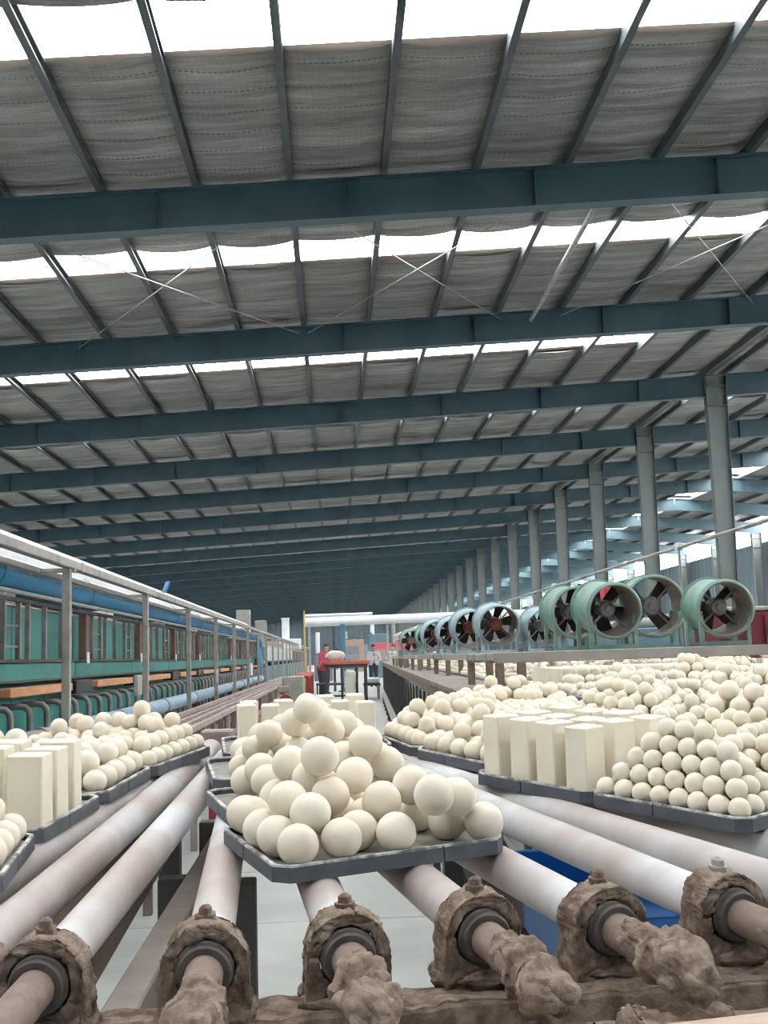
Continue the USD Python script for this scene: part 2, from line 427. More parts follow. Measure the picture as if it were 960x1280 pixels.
for k in range(-3, 24):
    ya, yb = Y1 + k * BAY, Y1 + (k + 1) * BAY
    for span in (0, 1):
        xs = PX if span == 0 else PX2
        edges = ([XL] + xs + [XC]) if span == 0 else ([XC] + xs + [XE])
        for x in xs:
            lim = abs(x - .035 * 0) / max(yb, 1)
            big = span == 0 and -1 <= k <= 7 and -.36 < x / max(yb, .1) and x / max(yb, .1) < .43
            piece('purlin', prism(csec, (x, ya + .004, H0 + zgb(x) + GD + PD / 2), (x, yb - .004, H0 + zgb(x) + GD + PD / 2)), PURL, big, smooth=False)
        for x0, x1 in zip(edges[:-1], edges[1:]):
            if x1 - x0 < .1:
                continue
            xm = (x0 + x1) / 2
            big = span == 0 and -1 <= k <= 5 and -.37 < xm / max(yb, .1) < .44
            res = (8, 26) if k <= 1 else ((6, 14) if k <= 4 else (4, 6))
            lit = (xm < 8.3 and span == 0) or (span == 1 and not 18.3 < xm < 20.8 and xm < 26)
            ridge = span == 1 and 18.3 < xm < 20.8
            seed = (k + 5) * 41 + int((xm + 40) * 3)
            if ridge:
                piece('insulation_blanket', blanket(x0, x1, ya - .1, ya + .4, 4, 3, seed), INSUL, False)
                sk = (ya + .4, yb - .1)
                sheets.append(((x0, x1), (ya - .1, ya + .4)))
            elif lit:
                piece('insulation_blanket', blanket(x0, x1, ya - .12, ya + SK0, *res, seed, e1=1), INSUL, big)
                piece('insulation_blanket', blanket(x0, x1, ya + SK1, yb + .12, *res, seed + 7, e0=1), INSUL, big)
                sk = (ya + SK0, ya + SK1)
                sheets.append(((x0, x1), (ya, ya + SK0))); sheets.append(((x0, x1), (ya + SK1, yb)))
            else:
                piece('insulation_blanket', blanket(x0, x1, ya - .05, yb + .05, res[0], res[1] * 2, seed), INSUL, big)
                sk = None
                sheets.append(((x0, x1), (ya, yb)))
            if sk:
                za, zb = H0 + zr(x0) + .02, H0 + zr(x1) + .02
                v = np.array([[x0, sk[0], za], [x1, sk[0], zb], [x1, sk[1], zb], [x0, sk[1], za]])
                m = trimesh.Trimesh(v, [(0, 2, 1), (0, 3, 2)], process=False)
                piece('roof_light', m, GLAZE, big, smooth=False)
for name, m in (('insulation_blanket', INSUL), ('roof_light', GLAZE), ('purlin', PURL)):
    part(name, rest[name], m, roof, kind='stuff', smooth=False if name != 'insulation_blanket' else True)
sm = []
for (x0, x1), (y0, y1) in sheets:
    za, zb = H0 + zr(x0) + .025, H0 + zr(x1) + .025
    v = np.array([[x0, y0, za], [x1, y0, zb], [x1, y1, zb], [x0, y1, za]])
    v = np.vstack([v, v + (0, 0, .03)])
    sm.append(trimesh.Trimesh(v, [(0, 2, 1), (0, 3, 2), (4, 5, 6), (4, 6, 7), (0, 1, 5), (0, 5, 4), (1, 2, 6), (1, 6, 5), (2, 3, 7), (2, 7, 6), (3, 0, 4), (3, 4, 7)], process=False))
part('roof_sheet', sm, SHEET, roof, smooth=False, kind='stuff')


def girder(y, xa, xb, name, label, group=None):
    t = thing(name, label, 'girder', (xa, y, H0 + zgb(xa)), group)
    d = np.array([xb - xa, 0, zgb(xb) - zgb(xa)])
    A, B = np.array([xa, y, H0 + zgb(xa)]), np.array([xb, y, H0 + zgb(xb)])
    up = np.array([0, 0, 1.0])
    part('lower_flange', bar(A + up * .009, B + up * .009, .26, .018), TEAL, t, smooth=False)
    part('upper_flange', bar(A + up * (GD - .009), B + up * (GD - .009), .26, .018), TEAL, t, smooth=False)
    part('web', bar(A + up * GD / 2, B + up * GD / 2, .012, GD - .036), TEAL, t, smooth=False)
    if y < 60:
        for x in np.arange(math.ceil(xa / 2.9) * 2.9 + .4, xb - .3, 2.9):
            if abs(x) / y < .5:
                part('stiffener', bx((x, y - .068, H0 + zgb(x) + GD / 2), (.012, .118, GD - .04)), TEAL, t, smooth=False)
    return t


gl = {0: 'nearest dark teal roof girder, the wide one across the upper part of the picture', 1: 'second dark teal roof girder from the camera, between two bright skylight bands',
      2: 'third dark teal roof girder, ending at the nearest tall grey column'}
for k in range(-3, 24):
    y = Y1 + k * BAY
    if 0 <= k <= 5:
        lab, grp = gl.get(k) or f'{ORD[k]} dark teal roof girder from the camera, meeting the {ORD[k-2]} grey column in the row', None
    elif k < 0:
        lab, grp = 'dark teal roof girder overhead, outside the top of the picture', 'girders overhead'
    else:
        lab, grp = 'distant dark teal roof girder in the closely stacked rows above the far end', 'distant girders'
    girder(y, XL, XC - .27, 'roof_girder', lab, grp)
    if 2 <= k <= 9:
        lab2, grp2 = f'teal girder of the right-hand span at the {nth(k - 1)} grey column', None
        lab3, grp3 = f'teal girder of the far roof slope in line with the {nth(k - 1)} grey column', None
    else:
        lab2, grp2 = ('distant teal girder of the right-hand span', 'distant girders right of the columns') if k > 9 else ('teal girder of the right-hand span, beyond the right edge of the picture', 'girders beyond the right edge')
        lab3, grp3 = ('distant teal girder of the far roof slope', 'distant girders of the far slope') if k > 9 else ('teal girder of the far roof slope, beyond the right edge of the picture', 'girders of the far slope out of view')
    girder(y, XC + .27, XR, 'roof_girder', lab2, grp2)
    girder(y, XR + .002, XE - .05, 'roof_girder', lab3, grp3)


def column(x, y, ztop, label, group=None):
    t = thing('steel_column', label, 'column', (x, y, 0), group)
    zt = H0 + ztop
    wt, wb = .31, .2                          # half width at top and at the floor
    for s in (-1, 1):
        part('flange', bar((x + s * wb, y, .02), (x + s * wt, y, zt), .016, .26, up=(0, 1, 0)), COLM, t, smooth=False)
    v = np.array([[x - wb, y - .006, .02], [x + wb, y - .006, .02], [x + wt, y - .006, zt], [x - wt, y - .006, zt]]); v = np.vstack([v, v + (0, .012, 0)])
    part('web', trimesh.convex.convex_hull(v), COLM, t, smooth=False)
    for z in (zt - .012, zt - .33, zt - .92):
        w = wb + (wt - wb) * z / zt
        part('stiffener', bx((x, y - .07, z), (2 * w - .02, .125, .014)), COLM, t, smooth=False)
    part('base_plate', bx((x, y, .012), (.62, .42, .024), .004), COLM, t)


for k in range(0, 24):
    kk = k - 2
    lab = 'tall tapered grey steel column nearest the camera, at the right edge' if kk == 0 else (f'{ORD[kk]} tapered grey steel column from the camera in the right-hand row' if 0 < kk < 8 else 'distant grey steel column at the far end of the right-hand row')
    if kk >= 0:
        column(XC, Y1 + k * BAY, zgb(XC) + GD, lab, 'distant columns' if kk >= 8 else None)
        column(XE - .5, Y1 + k * BAY, zgb(XE - .5) - .01, f'grey wall column at far right, in line with the {nth(kk + 1)} column of the near row' if kk < 8 else 'distant grey wall column at far right', 'distant wall columns' if kk >= 8 else None)
for k in range(-3, 24):                       # eave strut on the column line
    ya, yb = Y1 + k * BAY, Y1 + (k + 1) * BAY
    solo('eave_strut', prism([(-.06, -.05), (.06, -.05), (.06, .05), (-.06, .05)], (XC - .15, ya + .02, H0 + zgb(XC) + GD + .058), (XC - .15, yb - .02, H0 + zgb(XC) + GD + .058)), DARK,
         f'dark eave strut from the {nth(k - 1)} to the {nth(k)} grey column top' if 2 <= k <= 9 else ('dark eave strut among the distant column tops' if k > 9 else 'dark eave strut out of view at right'), 'strut', None if 2 <= k <= 9 else ('distant struts' if k > 9 else 'struts out of view'), smooth=False)
# cross bracing rods under the second bay of roof
for n_, (xa, xb) in enumerate(((-5.4, -.6), (-.4, 3.9), (5.2, 9.6))):
    for s in (0, 1):
        p = np.array([xa if s else xb, Y1 + .2, H0 + zgb(xa if s else xb) + .5]); q = np.array([xb if s else xa, Y1 + BAY - .2, H0 + zgb(xb if s else xa) + .45])
        solo('bracing_rod', tube(p, q, .011, 6), GALV, f'thin pale roof bracing rod past the nearest girder, {("left", "middle", "right")[n_]} pair, {("first", "second")[s]} of it', 'rod')
solo('strut_pipe', tube((4.55, Y1 + .3, H0 + zgb(4.4) + .45), (4.55, Y1 + BAY - .2, H0 + zgb(4.4) + .42), .05, 10), GALV, 'pale round strut between the two nearest girders beside a purlin', 'strut')

# ================================================================ the curved roller conveyor
def zp(y):                                   # rim height of the trays (relative to the camera): the curve is banked
    return -.30 + .07 * (min(y, 3.45) - 1.66)


RT = .0315                                   # roller radius
rolls = [(-.98, 76.0, 1.75, 3.1), (-.76, 79.5, 1.62, 3.1), (-.585, 82.5, 1.58, 3.15), (-.463, 86.1, 1.46, 3.2), (-.352, 87.6, 1.43, 3.2), (-.177, 93.0, 1.455, 3.15), (-.011, 97.2, 1.48, 3.1), (.163, 103.4, 1.535, 3.05), (.332, 106.6, 1.545, 3.0),
         (.520, 107.9, 1.58, 2.95), (.683, 113.0, 1.60, 2.9), (.892, 118.3, 1.55, 2.85), (1.12, 123.5, 1.55, 2.8), (1.40, 128, 1.62, 2.75)]
rl = ['leftmost pale roller under the left trays', 'second pale roller from the left, under the left trays', 'pale roller directly under the edge of the left trays', 'bare pale roller running out of the picture at lower left', 'bare pale roller ending in the leftmost dust-caked bearing',
      'pale roller left of the middle, with the second bearing from the left', 'pale roller coming out from under the front middle tray, left one', 'pale roller coming out from under the front middle tray, right one', 'pale roller to the right of the front tray, above the fourth gap',
      'bare pale roller second to the right of the front tray', 'bare pale roller third to the right of the front tray, leaving the picture at right', 'pale roller in front of the tray of small balls', 'pale roller beneath the tray of small balls', 'farthest right pale roller under the small balls']


def axis_pt(x16, ang, y):
    return np.array([x16 + (y - 1.6) / math.tan(math.radians(ang)), y, zp(y) - .0565 + H0])


DIRS = []
for k_, ((x16, ang, y0, y1), lab) in enumerate(zip(rolls, rl)):
    p, q = axis_pt(x16, ang, y0 + .035), axis_pt(x16, ang, y1)
    d = (q - p) / np.linalg.norm(q - p)
    t = thing('conveyor_roller', lab, 'roller', p)
    L = np.linalg.norm(q - p)
    part('tube', lathe(p, q, [(0, .001), (0, RT - .004), (.004, RT), (L - .004, RT), (L, RT - .004), (L, .001)], 28), ROLL, t)
    part('shaft', tube(p - d * (.235 if k_ >= 5 else .34), p + d * .002, .0235, 18), SHAFT, t)
    part('collar', lathe(p - d * .088, p - d * .002, [(0, .024), (0, .031), (.003, .0335), (.012, .0335), (.014, .036), (.05, .036), (.086, .033), (.086, .02)], 24), SEAL, t)
    DIRS.append((p, d))

bl = {3: 'dust-caked bearing block at the lower left edge, on the roller leaving the picture', 4: 'leftmost dust-caked bearing block in full view, at the bottom left corner', 5: 'second dust-caked bearing block from the left',
      6: 'third dust-caked bearing block from the left, below the front tray', 7: 'fourth dust-caked bearing block from the left, below the right end of the front tray', 8: 'fifth dust-caked bearing block from the left',
      9: 'sixth dust-caked bearing block, the rightmost one in view', 10: 'dust-caked bearing block just outside the right edge of the picture'}
for i in range(3, 11):
    p, d = DIRS[i]
    c = p - d * .045
    s = np.cross(d, (0, 0, 1)); s /= np.linalg.norm(s); u = np.cross(s, d)
    t = thing('bearing_block', bl[i], 'bearing', c - u * .06)
    # housing: round eye with shoulders down to a foot
    import shapely.geometry as sg
    eye = sg.Point(0, 0).buffer(.053, 12).union(sg.Polygon([(-.053, 0), (.053, 0), (.056, -.07), (-.056, -.07)])).difference(sg.Point(0, 0).buffer(.038, 12))
    m = trimesh.creation.extrude_polygon(eye, .05, engine='earcut')
    T = np.eye(4); T[:3, 0], T[:3, 1], T[:3, 2], T[:3, 3] = s, u, d, c - d * .028
    m.apply_transform(T)
    m = fine(m, .007)
    m = lumpy(lumpy(m, .0075, 30, 10 + i, 3), .0042, 130, 30 + i, 3)
    part('housing', m, DUST, t, smooth=True)
    b = lathe(c + u * .046 + d * .005, c + u * .085 + d * .005, [(0, .013), (.012, .013), (.012, .009), (.020, .008), (.023, .004), (.023, .001)], 10)
    part('bolt_head', lumpy(b, .004, 80, i), DUST2 if i != 9 else POSTM, t)
    blob = fine(bx(c - u * .058 + d * .004, (.118, .08, .03), .012), .010)
    part('foot', lumpy(blob, .012, 40, 70 + i), DUST, t, smooth=True)
    # chain sprocket boss further out on the shaft, buried in dust
    if i >= 5:
        e = p - d * (.185 + .02 * (i % 2))
        m = fine(lathe(e - d * .10, e + d * .06, [(0, .001), (0, .018), (.02, .028), (.04, .034), (.055, .033), (.065, .026), (.08, .027), (.09, .034), (.105, .033), (.115, .026), (.158, .024), (.158, .001)], 20), .007)
        m = lumpy(lumpy(m, .007, 34, 40 + i, 3), .004, 120, 60 + i, 3)
        mound = fine(bx(np.array([e[0] + .01, e[1] - .05, H0 - .448]), (.14, .09, .035), .015), .009)
        m = trimesh.util.concatenate([m, lumpy(lumpy(mound, .014, 28, 80 + i, 3), .005, 100, 90 + i, 3)])
        solo('sprocket_boss', lumpy(m, .017, 36, 40 + i, 5), DUST2, f'brown dust-covered sprocket lump on the shaft of the {ORD[i-4]} bearing block from the left', 'sprocket', smooth=True)

# the dirty cross beams that carry the bearings
def dusty_bar(name, p, q, w, h, seed, m, label, amp=.010):
    b = fine(bar(p, q, w, h, .004), .014)
    v = b.vertices
    up = np.clip(b.vertex_normals[:, 2], 0, 1)
    k = .6 * meshkit.fbm(v * 22, 3, seed) + .4 * meshkit.fbm(v * 90, 3, seed + 1)
    b = trimesh.Trimesh(v + np.c_[0 * k, 0 * k, up * (k - .25) * amp * 2.2], b.faces, process=False)
    solo(name, b, m, label, 'beam', smooth=40)


dusty_bar('bearing_beam', W((-.75, 1.40, -.468)), W((1.0, 1.56, -.462)), .085, .05, 5, DUST, 'dust-covered steel beam carrying the row of bearing blocks', .014)
dusty_bar('chain_guard_rail', W((-.7, 1.285, -.475)), W((.95, 1.43, -.47)), .028, .05, 6, BRWN, 'brown dusty rail running along in front of the bearing beam', .006)
dusty_bar('lower_rail', W((-.7, 1.20, -.50)), W((.95, 1.35, -.495)), .04, .03, 8, DUST2, 'lower brown rail under the sprocket lumps at the bottom edge', .008)
b = bar(W((.06, 1.10, -.408)), W((.75, 1.175, -.391)), .11, .035, .004)
solo('edge_plank', b, WOOD, 'pale pinkish brown plank at the bottom right corner', 'plank')
solo('pipe_stub', tube(W((.02, 1.25, -.425)), W((.13, 1.268, -.425)), .014, 14), PIPEG, 'short grey pipe stub beside the plank at the bottom edge', 'pipe')
solo('blue_scrap', bx(W((.355, 1.40, -.437)), (.03, .018, .003), .001), PIPEL, 'small pale blue scrap lying on the dust by the fifth bearing', 'scrap')

# frame below the rollers
def seg(name, p, q, w, h, m, label, cat='beam', bev=.003):
    return solo(name, bar(W(p), W(q), w, h, bev), m, label, cat)


seg('frame_beam', (-.294, 1.47, -.478), (-.312, 3.3, -.478), .05, .056, DUSTY, 'dusty grey-brown box beam between the first and second bearing, running away from the camera')
seg('frame_beam', (-.43, 1.46, -.475), (-.47, 3.3, -.40), .11, .07, BRWN, 'brown beam under the two bare rollers on the left')
seg('frame_beam', (.285, 1.99, -.43), (.335, 3.3, -.39), .072, .10, DARK, 'dark box beam with its end showing under the right side of the front tray')
seg('frame_beam', (-.9, 3.36, -.30), (.45, 3.42, -.30), .06, .07, DARK, 'dark inner cross beam at the far ends of the rollers')
seg('frame_beam', (.75, 2.75, -.42), (1.5, 2.2, -.42), .06, .08, DARK, 'dark slanting beam under the tray of small balls')
for i, (x, y) in enumerate([(-.356, 2.45), (-.19, 2.22), (.31, 3.1), (-.456, 3.1), (.40, 3.42), (-.368, 3.27), (1.32, 2.33)]):
    zt = -.452 if i in (0, 3, 5) else (-.47 if i != 1 else -.42)
    labs = ['dark square leg seen between the bare rollers on the left', 'dark narrow leg beside the second bearing roller', 'dark leg under the right side box beam', 'dark leg under the brown left beam', 'dark leg below the inner cross beam on the right', 'dark leg at the far end of the box beam', 'dark leg under the slanting right beam']
    solo('frame_leg', bx((x, y, (H0 + zt) / 2), (.055, .055, H0 + zt), .003), DARK, labs[i], 'leg')
seg('floor_bar', (-.5, 1.9, -1.22), (.0, 2.05, -1.22), .03, .03, PIPEG, 'thin grey bar lying on the floor below the rollers')
solo('dropped_ball', trimesh.creation.icosphere(3, .022).apply_translation(W((.07, 2.72, -1.226))) if False else (lambda m: (m.apply_translation((.108, 5.3, .022)), m)[1])(trimesh.creation.icosphere(3, .022)), BALL[0], 'single cream ball lying on the floor below the rollers', 'ball', smooth=True)
# blue bin under the right rollers
t = thing('blue_bin', 'bright blue plastic sheet-lined bin under the right-hand rollers', 'bin', W((.82, 3.0, -1.25)))
part('bottom', bx(W((.82, 2.95, -.74)), (.60, .86, .02), .004), TARP, t)
for nm, c, s_ in (('side', (.51, 2.95, -.67), (.02, .9, .16)), ('side', (1.13, 2.95, -.67), (.02, .9, .16)), ('side', (.82, 2.51, -.67), (.60, .02, .16)), ('side', (.82, 3.39, -.67), (.60, .02, .16))):
    part(nm, bx(W(c), s_, .004), TARP, t)
for x in (.54, 1.10):
    for y in (2.55, 3.35):
        part('leg', bx(W((x, y, -1.0)), (.04, .04, .50), .003), DARK, t)
part('foot_bar', bar(W((.54, 2.55, -1.12)), W((1.10, 2.55, -1.12)), .03, .03), DARK, t)

# ================================================================ kiln slabs, balls and blocks
SLOPE = math.atan(.07)


class Tray:
    def __init__(s, o, ang, w, d, flat=False):
        a = math.radians(ang)
        sl = 0.0 if flat else .07
        z = (zp(o[1]) if not flat else -.185)
        s.o = np.array([o[0], o[1], z + H0])
        s.e1 = np.array([math.cos(a), math.sin(a), sl * math.sin(a)]); s.e1 /= np.linalg.norm(s.e1)
        e2 = np.array([-math.sin(a), math.cos(a), sl * math.cos(a)])
        e2 = e2 - s.e1 * (e2 @ s.e1); s.e2 = e2 / np.linalg.norm(e2)
        s.n = np.cross(s.e1, s.e2); s.w, s.d = w, d

    def at(s, a, b, c):                      # c is measured from the tray's rim
        return s.o + s.e1 * a + s.e2 * b + s.n * c


def tray_mesh(w, d):
    """slab with chamfered corners, raised rim and a cut in the front edge: body, rim, bed"""
    import shapely.geometry as sg
    from shapely import affinity
    ch = .022
    P = [(ch, 0), (w - ch, 0), (w, ch), (w, d - ch), (w - ch, d), (ch, d), (0, d - ch), (0, ch)]
    out = sg.Polygon(P)
    for cx, cy, sx, sy in ((w * .70, 0, .003, .010), (w * .35, d, .003, .010), (0, d * .55, .010, .003), (w, d * .45, .010, .003)):
        out = out.difference(sg.box(cx - sx / 2, cy - sy / 2, cx + sx / 2, cy + sy / 2))
    inn = sg.Polygon(P).buffer(-.0085, join_style=2)
    body = trimesh.creation.extrude_polygon(out.difference(sg.Polygon(P).buffer(-.0015, join_style=2).buffer(0)) if False else out, .0135, engine='earcut'); body.apply_translation((0, 0, -.0255))
    rim = trimesh.creation.extrude_polygon(out.difference(inn), .0085, engine='earcut'); rim.apply_translation((0, 0, -.012))
    lip = trimesh.creation.extrude_polygon(out.buffer(-.001, join_style=2).difference(inn.buffer(.0012, join_style=2)), .0035, engine='earcut'); lip.apply_translation((0, 0, -.0036))
    bed = trimesh.creation.extrude_polygon(inn.buffer(-.0005), .0008, engine='earcut'); bed.apply_translation((0, 0, -.0122))
    return body, rim, lip, bed


def put(m, tr):
    m = m.copy(); T = np.eye(4); T[:3, 0], T[:3, 1], T[:3, 2], T[:3, 3] = tr.e1, tr.e2, tr.n, tr.o
    m.apply_transform(T); return m


TR = {
    'mid1': (Tray((-.092, 1.661), 20.7, .388, .31), 'grey kiln slab in front at the middle, heaped with large balls'),
    'mid1b': (Tray((-.178, 2.0), 17, .37, .31), 'grey kiln slab just behind the front middle one'),
    'mid2': (Tray((-.262, 2.406), 10, .40, .30), 'third grey kiln slab of the middle row, its left corner showing'),
    'mid3': (Tray((-.275, 2.76), 7, .42, .30), 'rear grey kiln slab of the middle row, carrying upright blocks'),
    'l1': (Tray((-.887, 1.634), 5, .40, .30), 'nearest grey kiln slab at the left edge of the picture'),
    'l2': (Tray((-.910, 2.032), -8, .40, .318), 'grey kiln slab of the left row carrying tall cream blocks'),
    'l3': (Tray((-.863, 2.358), -8, .40, .318), 'grey kiln slab of the left row behind the cream blocks'),
    'l4': (Tray((-.799, 2.725), -18, .40, .33), 'farthest grey kiln slab of the left row, with the smaller balls'),
    'k2': (Tray((-1.33, 2.10), -9, .40, .32), 'grey kiln slab in the outer left row beside the cream blocks'),
    'k3': (Tray((-1.285, 2.435), -9, .40, .32), 'outer left grey kiln slab with the largest balls behind the blocks'),
    'r1': (Tray((.673, 1.852), 36, .42, .345), 'grey kiln slab at the right, its corner toward us, full of small balls'),
    'r2': (Tray((.474, 2.13), 35.6, .40, .325), 'grey kiln slab at the right carrying tall cream blocks'),
    'r3': (Tray((.333, 2.486), 29.5, .40, .30), 'grey kiln slab behind the right-hand cream blocks'),
    'r4': (Tray((.186, 2.752), 17, .38, .27), 'far grey kiln slab at the inner end of the right row'),
}
C0 = np.array([-.26, 3.7])
for nm, phi, rr, ty in (('s1', -43, 1.72, 0), ('s2', -43, 1.37, 1), ('s3', -42, 1.03, 2), ('t1', -27, 1.74, 3), ('t2', -27, 1.39, 4), ('t3', -27, 1.05, 5), ('u1', -11, 1.75, 6), ('u2', -11, 1.40, 7)):
    a = math.radians(phi); c = C0 + (rr - .165) * np.array([math.cos(a), math.sin(a)])
    th = phi + 90; t_ = math.radians(th); e1 = np.array([math.cos(t_), math.sin(t_)]); e2 = np.array([-math.sin(t_), math.cos(t_)])
    o = c - e1 * .19 - e2 * .16
    TR[nm] = (Tray(tuple(o), th, .37, .33), f'grey kiln slab under the mixed balls at right, {ORD[ty]} of those behind the small-ball slab')
for nm, (tr, lab) in TR.items():
    t = thing('kiln_slab', lab, 'tray', tr.o)
    bd, rm, lp, be = tray_mesh(tr.w, tr.d)
    part('body', put(bd, tr), TRAYM, t, smooth=False)
    part('rim', put(rm, tr), TRAYM, t, smooth=False)
    part('worn_edge', put(lp, tr), RIMM, t, 'chipped whitish top edge', smooth=False)
    part('bed', put(be, tr), BEDM, t, smooth=False)

HERO = "-61,1704,-276,318,1;4,1729,-273,318,1;30,1791,-271,318,1;89,1764,-273,318,1;177,1845,-268,318,1;233,1815,-269,318,1;133,1905,-263,318,1;-95,1763,-271,318,1;-121,1819,-267,318,1;-142,1876,-254,318,1;-158,1937,-259,318,1;-79,1801,-223,318,1;-43,1750,-237,318,1;-12,1854,-224,318,1;30,1964,-204,318,1;71,1837,-233,318,1;122,1868,-213,318,1;149,1749,-216,318,1;188,1798,-226,318,1;94,2115,-200,318,1;54,2088,-158,318,2;-45,1901,-201,318,1;-80,1950,-180,318,2;-104,1962,-237,318,1;-130,2118,-226,318,2;-181,2259,-238,318,2;-149,2210,-212,318,2;-28,1855,-160,318,2;13,2129,-188,318,2;-206,2443,-229,285,3;-174,2418,-188,285,3;-141,2386,-155,285,3;-82,2236,-125,285,3;-55,2193,-98,285,3;-30,2315,-126,285,3;17,2410,-141,285,3;-65,2382,-163,285,3;-11,2363,-153,285,3;-113,2438,-187,285,3;-132,2479,-222,285,3;-94,2286,-203,285,3;-76,2236,-182,285,3;-25,2421,-176,285,3;18,2457,-185,285,3;-57,1843,-268,309,1;-56,1915,-262,318,1;-40,1982,-259,308,1;46,1888,-264,318,1;4,1934,-262,307,1;19,2003,-256,322,1;80,1941,-260,318,1;84,2005,-256,320,1;199,1906,-264,307,1;158,1965,-260,311,1;143,2025,-256,306,1;-76,2080,-251,313,2;-80,2154,-246,318,2;-92,2216,-241,316,2;-139,2306,-236,308,2;-14,2080,-252,308,2;-30,2198,-242,320,2;-46,2260,-238,317,2;-59,2324,-235,310,2;57,2143,-246,324,2;32,2201,-243,307,2;17,2261,-238,316,2;4,2323,-233,323,2;129,2143,-246,317,2;95,2209,-241,322,2;78,2281,-237,317,2;63,2350,-232,318,2;-6,2141,-248,308,2;-186,2496,-226,278,3;-206,2584,-220,278,3;-220,2637,-208,288,3;-215,2692,-208,276,3;-78,2465,-228,274,3;-110,2533,-222,286,3;-119,2588,-220,275,3;-124,2659,-214,277,3;-161,2702,-211,277,3;-17,2477,-226,288,3;-54,2520,-223,284,3;-65,2600,-219,274,3;-68,2665,-213,284,3;-52,2720,-206,291,3;44,2487,-226,283,3;38,2574,-220,278,3;-10,2604,-217,284,3;-13,2672,-214,275,3;3,2731,-209,277,3;100,2497,-224,289,3;91,2554,-221,286,3;81,2611,-216,290,3;68,2684,-212,284,3;58,2740,-206,283,3;-164,2547,-222,280,3;-164,2621,-216,284,3;-178,2661,-176,289,3;-97,2624,-179,290,3;-107,2711,-211,276,3;3,2530,-223,282,3;-40,2631,-177,290,3;33,2641,-216,277,3;-16,2700,-166,276,3;-33,2560,-189,290,3;40,2560,-168,270,3;-56,2512,-168,275,3;-152,2596,-168,277,3;-44,2620,-120,279,3;40,2620,-168,275,3;-56,2536,-120,274,3;-128,2668,-156,277,3;-128,2548,-168,273,3;-140,2488,-168,277,3;-68,2668,-108,272,3;4,2512,-168,270,3;-92,2584,-144,278,3;76,2176,-192,306,2;-68,2692,-156,275,3;64,2272,-180,310,2;-8,2584,-144,271,3;64,2512,-180,274,3"
balls = []                                    # (x, y, z above the floor, radius, tray)
for q in HERO.split(';'):
    x, y, z, r, t_ = map(int, q.split(','))
    balls.append((x / 1e3, y / 1e3, z / 1e3 + H0, r / 1e4, ('', 'mid1', 'mid1b', 'mid2')[t_]))


def heap(w, d, r, layers, seed, fill=.85, keepin=False, jit=.06):
    """balls piled in square layers on a w x d slab; local (a, b, c above the bed, r); fully buried ones are left out"""
    rg = random.Random(seed)
    n1, n2 = int((w - .016) / (2.03 * r)), int((d - .016) / (2.03 * r))
    s1, s2 = (w - .016) / n1, (d - .016) / n2
    have, out = {}, []
    for l in range(layers):
        for i in range(n1 - l):
            for j in range(n2 - l):
                if l and not all((l - 1, i + x, j + y) in have for x in (0, 1) for y in (0, 1)):
                    continue
                edge = min(i, j, n1 - l - 1 - i, n2 - l - 1 - j)
                if l and rg.random() > fill ** (l if edge else l + 1):
                    continue
                have[(l, i, j)] = (.008 + s1 * (i + .5 + l * .5) + rg.uniform(-jit, jit) * r, .008 + s2 * (j + .5 + l * .5) + rg.uniform(-jit, jit) * r, r + l * r * 1.40 + (rg.uniform(-jit, jit) * r * .5 if l else 0), r * rg.uniform(.95, 1.03))
    for (l, i, j), v in have.items():
        buried = 0 < i < n1 - l - 1 and 0 < j < n2 - l - 1 and all((l + 1, i - x, j - y) in have for x in (0, 1) for y in (0, 1))
        if not buried or keepin:
            out.append(v)
    return out


for nm, r, layers, fill, seed in (('l1', .0255, 4, .9, 1), ('l3', .0255, 4, .86, 2), ('l4', .0215, 6, .93, 23), ('k2', .028, 2, .6, 4), ('k3', .029, 3, .62, 15), ('r1', .0195, 7, .97, 6), ('r3', .0238, 4, .9, 7), ('r4', .0225, 4, .9, 8),
                                  ('s1', .0195, 6, .93, 9), ('s2', .021, 6, .93, 10), ('s3', .0215, 4, .9, 11), ('t1', .0265, 5, .92, 12), ('t2', .020, 6, .93, 13), ('t3', .021, 4, .9, 14), ('u1', .021, 6, .93, 15), ('u2', .020, 5, .93, 16)):
    tr = TR[nm][0]
    for a, b, c, rr in heap(tr.w, tr.d, r, layers, seed, fill, jit=.09 if nm[0] in 'lkr' else .16):
        p = tr.at(a, b, -.0114 + c)
        balls.append((*p, rr, nm))
# which of them show largest in the photograph: a coarse id picture
B = np.array([b[:4] for b in balls])
cc = (B[:, :3] - (0, 0, H0)) @ RC
px, py, pr = 480 + FPX * cc[:, 0] / cc[:, 2], 640 - FPX * cc[:, 1] / cc[:, 2], FPX * B[:, 3] / cc[:, 2]
ids = -np.ones((1280, 960), int)
for i in np.argsort(-cc[:, 2]):
    x0, x1, y0, y1 = int(max(px[i] - pr[i], 0)), int(min(px[i] + pr[i] + 1, 960)), int(max(py[i] - pr[i], 0)), int(min(py[i] + pr[i] + 1, 1280))
    if x1 <= x0 or y1 <= y0:
        continue
    yy, xx = np.mgrid[y0:y1, x0:x1]
    ids[y0:y1, x0:x1][(xx - px[i]) ** 2 + (yy - py[i]) ** 2 < pr[i] ** 2] = i
area = np.bincount(ids[ids >= 0], minlength=len(balls))
solo_ids = set(np.argsort(-area)[:300].tolist())
ICO = trimesh.creation.icosphere(3, 1.0)
rg = np.random.RandomState(5)


def ball_shape(ico, seed):
    r_ = np.random.RandomState(seed)
    v = ico.vertices * (1 + r_.uniform(-.022, .022, 3))
    k = meshkit.fbm(ico.vertices * 1.6 + seed * 3.3, 2, seed) - .5
    return trimesh.Trimesh(v * (1 + .045 * k)[:, None], ico.faces, process=False)


